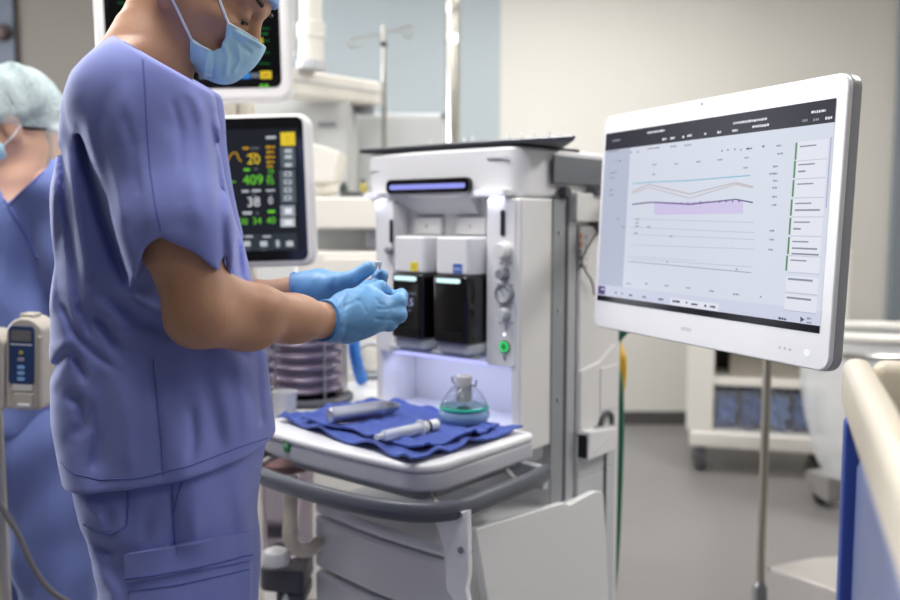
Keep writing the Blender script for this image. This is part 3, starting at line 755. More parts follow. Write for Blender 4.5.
def nhair(p):
    q = nl(p); d = head_core(q) - .005
    return smax(d, plane(q, (.07, 0, .035), (.42, 0, -1)), .004)
skin_mesh('hair', HAIRM, [sculpt(nhair, A(NO) - .18, A(NO) + .18, .005)], NU, 1)
def nmask(p):
    q = nl(p); d = np.maximum(mask_blob(q, .004), -mask_blob(q, -.002))
    return smax(d, polysdf(q[:, 0], q[:, 2], [(.02, -.03), (.09, .0), (.2, -.01), (.2, -.14), (.01, -.14)]), .003)
NM = skin_mesh('face_mask', MASKM, [sculpt(nmask, A(NW(.05, 0, -.05)) - .14, A(NW(.05, 0, -.05)) + .14, .004)], NU, 1)
for sgn in (-1, 1):
    m = MB(); m.tube([NW(.022, sgn * .072, -.04), NW(-.01, sgn * .088, -.02), NW(-.03, sgn * .084, .0)], .002, 6); m.build('ear_loop', MASKE, NM, world=True, wn=False)
    e = MB(); e.use(EYEM).ball(NW(.077, sgn * .031, 0), .014, 14); e.use(IRIS).ball(NW(.085, sgn * .031, -.001), .0068, 10); e.build('eye', None, NU, world=True)
# ================================================================== machine frame of reference
TH = radians(39.7); MC0 = Vector((.150, 1.83, 0))
mex = Vector((cos(TH), -sin(TH), 0)); mey = Vector((sin(TH), cos(TH), 0)); UX, UY, UZ = Vector((1, 0, 0)), Vector((0, 1, 0)), Vector((0, 0, 1))
mo = Vector((0, 0, CH)) - MC0; mo = Vector((mo.dot(mex), mo.dot(mey), CH))
def mdir(px, py): r = ray(px, py); return Vector((r.dot(mex), r.dot(mey), r.z))
def LY(px, py, y=0.0): d = mdir(px, py); return mo + d * ((y - mo.y) / d.y)
def LX(px, py, x=0.0): d = mdir(px, py); return mo + d * ((x - mo.x) / d.x)
def LZ(px, py, z): d = mdir(px, py); return mo + d * ((z - mo.z) / d.z)
def W2(l): return MC0 + mex * l[0] + mey * l[1] + Vector((0, 0, l[2]))
MA = thing('anaesthesia_machine', 'large white anaesthesia machine with lit alcove and a worktop, standing centre', 'anaesthesia machine', tuple(MC0), -TH)
PP = lambda *a: a
def plan(mb, poly, z0, z1, r=.004, seg=2): return mb.prism(poly, (0, 0, z0), UX, UY, UZ, z1 - z0, r, seg)
def rpoly(pts, r, n=5):
    """round the corners of a polygon; r is one radius or one per corner"""
    out = []; N = len(pts)
    for i in range(N):
        p = Vector((*pts[i], 0)); a = Vector((*pts[i - 1], 0)) - p; b = Vector((*pts[(i + 1) % N], 0)) - p
        rr = r[i] if isinstance(r, (list, tuple)) else r
        if rr <= 0: out.append((p.x, p.y)); continue
        t = min(rr, a.length * .48, b.length * .48); p0 = p + a.normalized() * t; p1 = p + b.normalized() * t
        for k in range(n + 1):
            s = k / n; q = p0 * (1 - s) ** 2 + p * 2 * s * (1 - s) + p1 * s * s; out.append((q.x, q.y))
    return out
# --- lower cabinet and base
plan(MB(), rpoly([(-.43, -.16), (.0, -.16), (.0, .44), (-.43, .44)], .03), .10, .16, .01).build('base', MGREY, MA)
for x, y in ((-.38, -.10), (-.05, -.10), (-.38, .38), (-.05, .38)):
    c = MB(); c.lathe([(.0, -.016), (.044, -.016), (.05, -.01), (.05, .01), (.044, .016), (0, .016)], (x, y, .05), UX, 24); c.box((x - .012, y - .02, .05), (x + .012, y + .03, .101), .004)
    c.build('caster', DGREY, MA)
cabp = rpoly([(-.437, -.20), (-.21, -.225), (-.010, -.22), (-.004, .118), (-.437, .118)], [.02, .2, .03, .0, .0], 6)
plan(MB(), cabp, .161, .498, .012, 3).build('drawer', WHITE, MA)
d1 = plan(MB(), cabp, .508, .628, .010, 3).build('drawer', WHITE, MA)
lid = plan(MB(), cabp, .632, .660, .012, 3).build('cabinet_top', WHITE, MA)
plan(MB(), rpoly([(-.39, -.19), (-.03, -.2), (-.03, .118), (-.39, .118)], .03), .162, .64, 0).build('drawer_seam', DGREY, MA)
# --- main body (side skin, back)
plan(MB(), rpoly([(-.43, .12), (.0, .12), (.0, .405), (-.43, .405)], [0, 0, .02, .02]), .16, 1.344, .003).build('body', WHITE2, MA)
w_ = MB(); w_.box((-.024, -.004, .80), (-.0, .1195, 1.344), .006, 3); w_.build('side_wall', WHITE2, MA)
w_ = MB(); w_.box((-.428, .0, .80), (-.404, .1195, 1.344), .006, 3); w_.build('side_wall', WHITE2, MA)
# --- head housing
hp = rpoly([(-.457, .0), (-.23, -.012), (-.006, .0), (-.006, .43), (-.457, .43)], [.03, .3, .04, .02, .02], 8)
plan(MB(), hp, 1.346, 1.452, .010, 3).build('top_housing', WHITE, MA)
t = MB(); t.box((-.447, -.0035, 1.412), (-.41, .0, 1.4145)); t.box((-.088, -.0075, 1.427), (-.03, -.004, 1.4295)); t.build('nameplate', LGREY, MA)
b0 = LY(430, 186, -.02)
bez = MB(); bez.prism(rrect(.247, .033, .012, 5), (-.249, -.006, 1.3735), UX, UZ, -UY, .014, .003); LB = bez.build('light_bar', GLOSSB, MA)
MB().prism(rrect(.222, .011, .005, 4), (-.247, -.0195, 1.372), UX, UZ, -UY, .003, .001).build('light_strip', glow('violet_strip', '9aa0f4', 1.0), LB)
ch = MB()
ys = [(-.376, -.137, -.010, 1.3575), (-.368, -.139, -.004, 1.348), (-.345, -.141, .012, 1.333), (-.325, -.143, .026, 1.320), (-.318, -.144, .038, 1.311)]
ch.grid([[Vector((a, y, z)), Vector((b, y, z))] for a, b, y, z in ys]); ch.grid([[Vector((ys[-1][0], .038, 1.311)), Vector((ys[-1][1], .038, 1.311))], [Vector((-.318, .1, 1.311)), Vector((-.144, .1, 1.311))]])
for s in (0, 1):
    f = [Vector((r[s], r[2], r[3])) for r in ys]; bk = [Vector((r[s], .1, r[3])) for r in ys]; ch.grid([f, bk])
ch.build('chin', LGREY, MA)
for x0, x1 in ((-.108, -.024), (-.435, -.385)):
    l = MB(); l.prism(rrect(x1 - x0, .042, .02, 6), ((x0 + x1) / 2, -.010, 1.362), UX, UY, -UZ, .014, .003); l.box(((x0 + x1) / 2 - .03, .0, 1.343), ((x0 + x1) / 2 + .03, .012, 1.36), .003)
    lo_ = l.build('task_lamp', WHITE, MA)
    MB().prism(rrect(x1 - x0 - .004, .038, .018, 6), ((x0 + x1) / 2, -.0135, 1.366), UX, UZ, -UY, .0, 0) if False else None
    MB().prism(rrect(x1 - x0 - .008, .011, .005, 5), ((x0 + x1) / 2, -.0305, 1.3545), UX, UZ, -UY, .002, .0006).build('lamp_lens', glow('task_lens', 'eef0ff', 1.1), lo_)
    L = bpy.data.lights.new('task_light', 'AREA'); L.size = .04; L.energy = .05; L.color = (.85, .87, 1)
    lo = bpy.data.objects.new('task_light', L); COL.objects.link(lo); lo.location = W2(((x0 + x1) / 2, -.016, 1.345)); lo.rotation_euler = (radians(-8), 0, -TH)
# --- front panel
plan(MB(), [(-.404, .045), (-.024, .045), (-.024, .1195), (-.404, .1195)], .986, 1.345, .002).build('back_panel', WHITE2, MA)
rp = MB(); rp.prism(rrect(.076, .357, .008, 4), (-.0505, .0448, 1.1645), UX, UZ, -UY, .052, .004); RP = rp.build('control_column', WHITE, MA)
lp = MB(); lp.prism(rrect(.05, .357, .008, 4), (-.385, .0448, 1.1645), UX, UZ, -UY, .052, .004); LPn = lp.build('left_column', WHITE, MA)
FY = -.0075
def dial(px, py, r, h, m, name, parent, mark=True):
    c = LY(px, py, FY); c.y = FY
    k = MB(); k.lathe([(r * 1.15, 0), (r * 1.15, .003), (r, .004), (r * .94, h - .002), (r * .85, h), (0, h)], c, -UY, 28)
    o = k.build(name, m, parent)
    if mark: MB().box((c.x - .0012, FY - h - .0008, c.z + r * .1), (c.x + .0012, FY - h + .0004, c.z + r * .85)).build('pointer_mark', DGREY, o)
    return o
dial(506, 250.5, .0165, .026, WHITE2, 'knob', RP, False)
dial(505, 274, .0115, .022, MGREY, 'knob', RP, False)
dial(506, 313, .0125, .022, LGREY, 'knob', RP, False)
c = LY(506, 293.5, FY); g = MB(); g.lathe([(.0215, 0), (.0215, .012), (.018, .014), (.0175, .010)], c, -UY, 36); GA = g.build('pressure_gauge', MGREY, RP)
g = MB(); g.use(mat('gauge_face', 'c9cdd0', .3, var=0)).lathe([(0, .0095), (.0178, .0095), (.0178, .0105), (0, .0105)], c, -UY, 30)
g.use(BLACK)
for k in range(11):
    a = radians(220 - 26 * k); dv = Vector((cos(a), 0, sin(a))); g.obox(c + dv * .0145 - UY * .0108, dv, UY, dv.cross(UY), (.003, .0004, .0007))
dv = Vector((.6, 0, -.8)); g.obox(c - dv * .003 - UY * .0112, dv, UY, dv.cross(UY), (.021, .0006, .0016)); g.build('gauge_face', None, GA)
for px, py, par in ((503.2, 223, RP), (391.8, 231, LPn)):
    c = LY(px, py, FY); s = MB(); s.prism(rrect(.0115, .055, .005, 4), (c.x, FY, c.z), UX, UZ, -UY, .003, .001); so = s.build('flow_tube', DGREY, par)
    s = MB(); s.prism(rrect(.005, .046, .0024, 3), (c.x, FY - .003, c.z), UX, UZ, -UY, .001); s.build('tube_slot', BLACK, so)
c = LY(391, 250, FY); MB().lathe([(.009, 0), (.009, .012), (.006, .016), (0, .016)], c, -UY, 20).build('knob', MGREY, LPn)
c = LY(504.5, 334.5, FY); MB().lathe([(0, 0), (.0035, 0), (.0032, .002), (0, .0024)], c, -UY, 16).build('indicator', glow('white_led', 'eefcff', 1.5), RP)
c = LY(505, 346.5, FY)
pb = MB().lathe([(.0135, 0), (.0135, .003), (.009, .003), (.009, .0015), (0, .0015)], c, -UY, 30).build('power_button', DGREY, RP)
gr = MB(); gr.tube([c - UY * .004 + Vector((cos(2 * pi * k / 30) * .0095, 0, sin(2 * pi * k / 30) * .0095)) for k in range(30)], .0022, 8, closed=True); gr.build('green_ring', glow('green_ring', '45e07a', 1.0), pb)
gr = MB(); gr.box((c.x - .0009, FY - .003, c.z + .001), (c.x + .0009, FY - .0015, c.z + .006)); gr.tube([c - UY * .0025 + Vector((cos(a) * .0042, 0, sin(a) * .0042)) for a in [radians(130 + 28 * k) for k in range(11)]], .0007, 5); gr.build('power_symbol', glow('green_symbol', '45e07a', .7), pb)
c = LY(505, 358, FY); s = MB(); s.prism(rrect(.008, .008, .003), (c.x, FY, c.z), UX, UZ, -UY, .0012); s.build('key_symbol', MGREY, RP)
for (px, py) in ((501, 263), (511, 263), (498, 284), (512, 285), (504, 303), (500, 323), (512, 323)):
    c = LY(px, py, FY); MB().box((c.x - .004, FY - .0006, c.z - .001), (c.x + .004, FY + .0002, c.z + .001)).build('scale_mark', MGREY, RP)
for px in (430.5, 474):
    c = LY(px, 226, .044); v = MB(); v.box((c.x - .042, .030, c.z - .020), (c.x + .042, .0448, c.z + .020), .004); vo = v.build('module_slot', WHITE2, MA)
    MB().box((c.x - .0025, .0285, c.z - .003), (c.x + .0025, .031, c.z + .003), .001).build('latch', MGREY, vo)
lg = MB(); lg.prism(rpoly([(-.36, .044), (-.36, -.035), (-.10, -.035), (-.10, .044)], [0, .02, .02, 0]), (0, 0, .998), UX, UY, UZ, .0125, .004); lg.build('mounting_ledge', LGREY, MA)
# --- lit alcove under the panel
plan(MB(), [(-.404, .1165), (-.024, .1165), (-.024, .1196), (-.404, .1196)], .84, .985, 0).build('alcove_back', WHITE2, MA)
al = MB(); al.prism(rrect(.30, .15, .02, 5), (-.20, .1165, .895), UX, UZ, -UY, .006, .003); al.build('alcove_panel', WHITE2, MA)
MB().box((-.39, .02, .979), (-.04, .034, .985), .002).build('alcove_light', glow('alcove_strip', 'b9bcff', 1.2), MA)
L = bpy.data.lights.new('alcove_lamp', 'AREA'); L.shape = 'RECTANGLE'; L.size = .34; L.size_y = .02; L.energy = .2; L.color = (.62, .66, 1)
o = bpy.data.objects.new('alcove_lamp', L); COL.objects.link(o); o.location = W2((-.21, .027, .976)); o.rotation_euler = (radians(18), 0, -TH)
# --- worktop
wt = rpoly([(-.40, -.352), (-.2, -.362), (.005, -.352), (.043, -.312), (.043, -.006), (-.004, -.006), (-.025, .002), (-.025, .119), (-.403, .119), (-.403, .0), (-.49, .0), (-.485, -.27), (-.45, -.335)], [.05, .3, .035, .035, .02, 0, 0, 0, 0, 0, .02, .06, .04], 6)
wo = plan(MB(), wt, .840, .857, .007, 3).build('worktop', WHITE, MA); wsk = plan(MB(), [(x * .996 - .001, y * .99 if y < 0 else y) for x, y in wt], .803, .8405, .008, 3).build('worktop_skirt', mat('shade_grey_skirt', 'bdbec5', .4, var=.02), MA)  # side band below the lip, greyed to carry the shade on the front
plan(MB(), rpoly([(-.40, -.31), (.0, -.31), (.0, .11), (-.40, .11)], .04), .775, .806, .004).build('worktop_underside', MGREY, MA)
c = LY(287, 445, -.352); s = MB(); s.prism(rrect(.020, .031, .008, 5), (c.x, -.3505, c.z), UX, UZ, -UY, .004, .0008); so = s.build('green_badge', mat('green_badge', '1d7a45', .4, var=.05), wo)
s = MB(); [s.box((c.x - .006 + .004 * k, -.3552, c.z - .004), (c.x - .004 + .004 * k, -.3544, c.z + .004)) for k in range(3)]; s.build('badge_mark', mat('badge_pale_green', 'a8d8b4', .5, var=0), so)
a, b_ = LX(479, 459, .0431), LX(497, 452, .0431); s = MB(); s.box((.0405, a.y, .826), (.0425, b_.y, .8295)); s.build('nameplate', LGREY, wo)
# breathing block on the left
plan(MB(), rpoly([(-.68, -.20), (-.487, -.20), (-.487, .13), (-.431, .13), (-.431, .3), (-.68, .3)], [.03, 0, 0, 0, 0, .03]), .79, .856, .008).build('breathing_block', WHITE2, MA)
# --- grab rail
rz_ = .774
path = [(-.56, -.16), (-.52, -.28), (-.45, -.365), (-.36, -.392), (-.2, -.398), (-.06, -.385), (.02, -.355), (.066, -.30), (.072, -.2), (.070, -.06), (.062, .0)]
sp = spline([(x, y, rz_) for x, y in path], 6); rows = []
for i, p in enumerate(sp):
    tt = (sp[min(i + 1, len(sp) - 1)] - sp[max(i - 1, 0)]).normalized(); nn = Vector((tt.y, -tt.x, 0))
    rows.append([p + nn * x + UZ * z for x, z in [(cos(a) * .012 if abs(cos(a)) > .05 else 0, sin(a) * .019) for a in [2 * pi * k / 16 for k in range(17)]]])
rl = MB(); rl.grid(rows); rl.add(rows[0][:-1], [tuple(range(16))]); rl.add(rows[-1][:-1], [tuple(range(16))])
RLo = rl.build('grab_rail', mat('slate_rail', '565962', .35, var=.03), MA)
for x, y, x2, y2 in ((.012, -.30, .05, -.325), (.03, -.10, .066, -.10), (-.40, -.31, -.44, -.36)):
    MB().tube([(x, y, .80), (x2, y2, .776)], .006, 10).build('rail_stud', STEEL, RLo)
fr = MB(); fr.box((-.012, -.015, .74), (.068, .008, .79), .006); fr.build('rail_mount', LGREY, MA)
# corner bracket below the rail
bp2 = [LY(*q, -.30) for q in ((432, 517), (467, 511), (468, 575), (465, 590), (473, 625), (456, 604), (446, 590), (443, 548), (437, 528))]
bk = MB(); bk.prism([(q.x, q.z) for q in bp2], (0, -.30, 0), UX, UZ, UY, .014, .003); BK = bk.build('corner_bracket', WHITE, MA)
for px, py in ((460, 514), (461, 550)): 
    c = LY(px, py, -.30); MB().lathe([(.006, 0), (.006, .003), (0, .003)], c, -UY, 14).build('bolt', DSTEEL, BK)
# --- side fold-down shelf
ZF = .72
def LG(px, py): return LZ(px, py, ZF)
ga, gb_ = LG(475, 529), LG(604, 490); fdir = Vector((gb_.x - ga.x, gb_.y - ga.y, 0)); fl = fdir.length; fdir.normalize()
gc = LY(492, 600, 0); dn = Vector((fdir.y * .16, -fdir.x * .16, -1)).normalized()
poly = [(0, 0), (fl * .655, .0), (fl * .70, -.008), (fl * .93, .004), (fl, -.004), (fl - .035, -.40), (.035, -.40)]
fl_ = MB(); fl_.prism(rpoly(poly, [.010, .004, .006, .010, .01, .02, .02], 4), ga, fdir, -dn, fdir.cross(-dn) * (1 if fdir.cross(-dn).x < 0 else -1), .020, .004, 3); FL_ = fl_.build('fold_down_shelf', mat('shelf_white', 'd4d4d3', .38, var=.02), MA)
MB().box((0.0, .12, .60), (.055, .20, .66), .006).build('shelf_hinge', LGREY, MA)
# --- right side: rails, mounts, modules
r_ = MB(); r_.box((.0, .112, .14), (.004, .160, 1.344), .003); r_.build('side_rail', mat('grey_rail', '9a9ea3', .35, metal=.3, var=.03), MA)
r_ = MB(); r_.box((.0, .160, .14), (.004, .172, 1.344)); r_.build('rail_groove', DGREY, MA)
r_ = MB(); r_.box((.0, .172, .14), (.005, .205, 1.344), .003); r_.build('side_rail', mat('pale_rail', 'b6bac0', .3, metal=.3, var=.03), MA)
for z in (1.27, 1.10, .9): MB().lathe([(.005, 0), (.005, .003), (0, .003)], (.004, .136, z), UX, 12).build('bolt', STEEL, MA)
mk = MB(); mk.box((.0, .108, 1.376), (.006, .40, 1.438), .006, 3); MK_ = mk.build('arm_mount', mat('slate_mount', '777a80', .4, metal=.4, var=.04), MA)
MB().box((.0, .25, 1.352), (.03, .40, 1.372), .003).build('mount_clamp', DGREY, MK_)
MB().lathe([(.014, 0), (.014, .014), (.010, .018), (0, .018)], (.0, .150, 1.358), UX, 18).build('clamp_knob', DGREY, MK_)
c = MB(); c.prism(rpoly([(.178, 1.358), (.40, 1.358), (.40, 1.29), (.30, 1.287), (.285, 1.293), (.178, 1.293)], .008), (.0, 0, 0), UY, UZ, UX, .022, .005); CB = c.build('side_module', WHITE2, MA)
MB().prism(rpoly([(.26, 1.292), (.36, 1.292), (.36, 1.262), (.29, 1.262), (.28, 1.275)], .004), (.002, 0, 0), UY, UZ, UX, .018, .003).build('cable_socket', DGREY, CB)
c = MB(); c.box((.0, .215, .94), (.010, .40, 1.285), .004, 3); SP = c.build('port_panel', WHITE2, MA)
OR = mat('orange_mark', 'c98a6a', .5, var=0)
for k, (py, mm) in enumerate(((236, OR), (245, OR), (252, MGREY), (258, DGREY), (266, DGREY))):
    c = LX(580.5, py, .011); s = MB(); s.prism(rrect(.011, .012 if k != 1 else .014, .003), (.010, c.y, c.z), UY, UZ, UX, .002); s.build('port_mark', mm, SP)
    c = LX(586, py, .011); s = MB(); [s.box((.010, c.y - .006, c.z - .005 + .005 * j), (.0108, c.y + .008 - .004 * j, c.z - .003 + .005 * j)) for j in range(2)]; s.build('port_caption', MGREY, SP)
c = MB(); c.prism(rpoly([(.215, .955), (.30, .965), (.37, 1.0), (.395, .985), (.395, .83), (.215, .80)], .010), (.0, 0, 0), UY, UZ, UX, .016, .005); SM = c.build('side_compartment', WHITE2, MA)
c = MB(); c.box((.0155, .30, .845), (.0185, .388, .95), .002); c.build('compartment_door', WHITE2, SM)
c = MB(); c.box((.0, .215, .70), (.012, .39, .80), .004); c.build('side_skirt', LGREY, MA)
c = MB(); c.prism(rpoly([(.222, .815), (.36, .80), (.36, .745), (.222, .745)], .006), (.0, 0, 0), UY, UZ, UX, .034, .006); DR = c.build('side_drawer', WHITE, MA)
MB().box((.008, .2155, .752), (.031, .223, .806), .002).build('drawer_end', BLACK, DR)
h = MB(); h.tube(spline([(.018, .30, .812), (.02, .312, .834), (.02, .345, .834), (.018, .356, .806)], 5), .006, 8); h.build('drawer_handle', DGREY, DR)
c = MB(); c.box((.0, .33, .30), (.013, .345, .74), .002); c.build('side_slot', BLACK, MA)
c = MB(); c.box((.0, .215, .16), (.012, .39, .70), .004); c.build('lower_side_panel', LGREY, MA)
c = MB(); c.box((-.03, .405, .16), (.0, .425, 1.0), .004); c.build('rear_post', WHITE2, MA)
# cable looping by the ports
cb = thing('cable', 'thin grey cable looping down the machine side by the ports', 'cable', tuple(W2((.02, .33, 1.2))))
MB().tube([W2(LX(*q, .022)) for q in spline([(597, 232, 0), (592, 240, 0), (585, 252, 0), (582, 262, 0), (586, 272, 0), (592, 282, 0), (594, 295, 0)], 5) for q in [(q.x, q.y)]], .0022, 8).build('cord', CABLE, cb, world=True)
# --- vaporizers
def vaporizer(x0, label, chip, chipm, chiptext, lit):
    t = thing('vaporizer', label, 'vaporizer', tuple(W2((x0, -.056, 1.03))), -TH, 'vaporizers on the machine')
    w, zt_ = .088, .232
    b = plan(MB(), rpoly([(0, 0), (w, 0), (w + .006, .02), (w + .006, .098), (-.002, .098), (-.002, .02)], [.012, .02, .012, 0, 0, .01], 5), .150, zt_, .006, 3).build('upper_housing', WHITE, t)
    f = plan(MB(), rpoly([(-.002, -.008), (w + .002, -.008), (w + .008, .012), (w + .008, .097), (-.004, .097), (-.004, .012)], [.014, .022, .012, 0, 0, .01], 5), .004, .149, .006, 3).build('front_cover', GLOSSB, t)
    plan(MB(), rpoly([(.0, .0), (w, .0), (w + .01, .02), (w + .01, .096), (-.002, .096), (-.002, .02)], .01), -.018, .0038, .005).build('base_ring', LGREY, t)
    s = MB(); s.prism(rrect(.066, .0095, .0045, 4), (.042, -.0078, .1385), UX, UZ, -UY, .0015, .0004); s.build('status_light', glow('cyan_white_status', 'd8fbff', 1.25), t)
    s = MB(); s.prism(rrect(w - .01, .022, .004), (w / 2, -.0078, .018), UX, UZ, -UY, .0014); s.build('lower_trim', BLACK, t)
    s = MB(); s.prism(rrect(*chip, .002, 3), (.062, -.0003, .165), UX, UZ, -UY, .0012); so = s.build('agent_label', chipm, t)
    if chiptext: MB().text(chiptext, (.062, -.0017, .1605), UX, UZ, .011, .0002, 'CENTER').build('label_text', mat('label_pale_text', 'dfe8fa', .5, var=0), so, wn=False)
    else: MB().box((.055, -.0018, .1645), (.069, -.0014, .1655)).build('label_text', mat('label_dark_text', '8a7a20', .5, var=0), so, wn=False)
    if lit:
        s = MB(); s.use(glow('screen_lavender', '8f98c8', .8)).text('0.5', (.046, -.0085, .076), UX, UZ, .031, .0002, 'CENTER') if False else None
        s = MB(); s.use(glow('screen_lavender', 'aeb8ea', .9)).text('0.5', (.052, -.0086, .078), UX, UZ, .024, .0002, 'CENTER')
        s.use(glow('screen_dim', '8086a8', .5)); s.text('SEV', (.024, -.0086, .112), UX, UZ, .009, .0002)
        for a_, b2, z_ in ((.034, .074, .104), (.04, .06, .066), (.028, .036, .104)): s.box((a_, -.0086, z_), (b2, -.0082, z_ + .0035))
        s.build('readout', None, t, wn=False)
    return t
x1 = LY(391, 300, -.062).x; x2 = LY(432.5, 300, -.062).x
VY = mat('yellow_label', 'e3cf3e', .5, var=.03); VB = mat('blue_label', '2f5fb3', .5, var=.03)
vaporizer(x1 + .004, 'vaporizer cassette with a yellow label and a lit number on its black cover', (.022, .020), VY, None, True)
vaporizer(x2 + .004, 'vaporizer cassette with a blue label and a plain black cover', (.024, .020), VB, 'DES', False)
# --- tray of small things on the machine's top
tr = thing('metal_tray', 'flat metal tray with a dark rim lying on the machine top', 'tray', tuple(W2((-.2, .12, 1.452))), -TH)
tp = rpoly([(-.275, -.125), (.06, -.128), (.315, -.105), (.10, .16), (-.27, .16)], [.01, .1, .01, .02, .02], 5)
t_ = MB(); t_.prism(tp, (0, 0, .004), UX, UY, UZ, .005, .0015); t_.build('plate', DGREY, tr)
t_ = MB(); t_.prism(rpoly([(-.24, -.09), (.19, -.09), (.19, .13), (-.24, .13)], .02), (0, 0, .0002), UX, UY, UZ, .004); t_.build('foot_pad', RUBBER, tr)
t_ = MB(); t_.tube([(x, y, .0115) for x, y in tp], .0028, 8, closed=True); t_.build('rim', DSTEEL, tr)
for k, (x, y) in enumerate(((.0, -.11), (.035, -.108), (.062, -.112), (.15, -.10), (.185, -.105), (.215, -.098), (.25, -.1), (-.06, -.11))):
    s = thing('glass_ampoule', 'tiny clear glass ampoule standing on the metal tray', 'ampoule', tuple(W2((-.2 + x, .12 + y, 1.4672))), -TH + .4 * k, 'ampoules on the metal tray')
    MB().lathe([(0, -.010), (.0032, -.0095), (.0036, -.008), (.0036, .003), (.0018, .006), (.0024, .009), (0, .011)], (0, 0, 0), (0, 0, 1), 14).build('body', mat('ampoule_frost', 'e9ecee', .2, var=0), s)
# ================================================================== things on the worktop
def onz(px, py, z): return W2(LZ(px, py, z))
ZW = .857
ct = thing('surgical_drape', 'crumpled navy blue cloth spread over the white worktop', 'cloth', tuple(onz(400, 432, ZW)))
qa, qb, qc, qd = [LZ(*p, ZW + .004) for p in ((277, 420), (412, 464), (525, 431), (367, 402))]
def drape(qa, qb, qc, qd, nu, nv, z0, amp, seed, th=.004, lim=True):
    rnd = random.Random(seed); ph = [(rnd.uniform(4, 16), rnd.uniform(4, 16), rnd.uniform(0, 6)) for _ in range(9)]
    rows = []
    for j in range(nv + 1):
        r = []
        for i in range(nu + 1):
            u, v = i / nu, j / nv
            p = (qa * (1 - u) + qb * u) * (1 - v) + (qd * (1 - u) + qc * u) * v
            e = min(u, 1 - u, v, 1 - v)
            wob = .003 * sin(9 * v + seed) + .0025 * sin(11 * u + seed * 2)
            n = sum(abs(sin(a * u + b * v + c)) ** 6 for a, b, c in ph) / 9
            z = z0 + amp * (.3 * n + .9 * n * n * 2.2) + (.006 * math.exp(-(e / .03) ** 2) * (1 + sin(20 * u + 13 * v)) * .6)
            r.append(Vector((p.x + wob * .6, p.y + wob, z)))
        rows.append(r)
    m = MB(); m.grid([[W2(p) for p in r] for r in rows]); lo = [[W2(p - Vector((0, 0, th))) for p in r] for r in rows]
    m.grid(lo)
    per = lambda g: g[0] + [r[-1] for r in g[1:]] + g[-1][-2::-1] + [r[0] for r in g[-2:0:-1]] + [g[0][0]]
    m.grid([per([[W2(p) for p in r] for r in rows]), per(lo)])
    return m
drape(qa, qb, qc, qd, 70, 50, ZW + .0055, .015, 3).build('lower_layer', DRAPE, ct, world=True, wn=False)
ia, ib, ic, idd = [LZ(*p, ZW + .012) for p in ((300, 421), (420, 452), (500, 428), (395, 402))]
drape(ia, ib, ic, idd, 50, 36, ZW + .014, .010, 8).build('folded_layer', DRAPE, ct, world=True, wn=False)
# laryngoscope handle
ZI = ZW + .026
p0, p1 = onz(329, 416, ZI + .008), onz(399, 406, ZI + .008); dv = (p1 - p0).normalized()
lh = thing('laryngoscope', 'silver laryngoscope handle lying on the navy cloth at left', 'laryngoscope', tuple(p0))
L_ = (p1 - p0).length
MB().lathe([(0, -.001), (.015, 0), (.0175, .003), (.018, .012), (.0175, .02), (.0175, L_ * .72), (.015, L_ * .76), (0, L_ * .765)], p0, dv, 28).build('handle', mat('lilac_steel', 'b9bccb', .28, metal=.75, var=.04), lh, world=True)
MB().lathe([(0, L_ * .76), (.013, L_ * .765), (.014, L_ * .82), (.011, L_ * .93), (.006, L_ * 1.0), (0, L_ * 1.01)], p0, dv, 24).build('hinge_head', STEEL, lh, world=True)
m = MB(); sd = dv.cross(UZ).normalized()
m.tube(spline([p0 + dv * L_ * .80 - UZ * .003, p0 + dv * L_ * .55 - sd * -.019 - UZ * .008, p0 + dv * L_ * .2 - sd * -.021 - UZ * .010, p0 + dv * L_ * .05 - sd * -.02 - UZ * .008], 6), [.006] * 19, 8); m.build('blade', CLEARG, lh, world=True)
# syringe
q0, q1 = onz(378, 437, ZI + .003), onz(438, 424, ZI + .003); dv = (q1 - q0).normalized(); L_ = (q1 - q0).length
sy = thing('syringe', 'clear plastic syringe with white plunger lying on the navy cloth', 'syringe', tuple(q0))
FROST = mat('frosted_plastic', 'eef1f5', .25, var=0, trans=.5, ior=1.2)
MB().lathe([(.0035, -.002), (.0035, .012), (.0105, .014), (.0105, L_ * .68), (.0165, L_ * .685), (.0165, L_ * .705), (.0105, L_ * .71)], q0, dv, 24).build('barrel', FROST, sy, world=True)
MB().lathe([(0, L_ * .40), (.0085, L_ * .41), (.0085, L_ * .46), (.0045, L_ * .47), (.0045, L_ * .78), (.011, L_ * .79), (.0115, L_ * .97), (0, L_ * .985)], q0, dv, 20).build('plunger', WHITE2, sy, world=True)
MB().lathe([(.0117, L_ * .80), (.0121, L_ * .805), (.0121, L_ * .835), (.0117, L_ * .84)], q0, dv, 20).build('plunger_ring', BLACK, sy, world=True)
MB().lathe([(0, -.006), (.006, -.005), (.0062, .012), (.004, .013)], q0, dv, 16).build('tip_cap', FROST, sy, world=True)
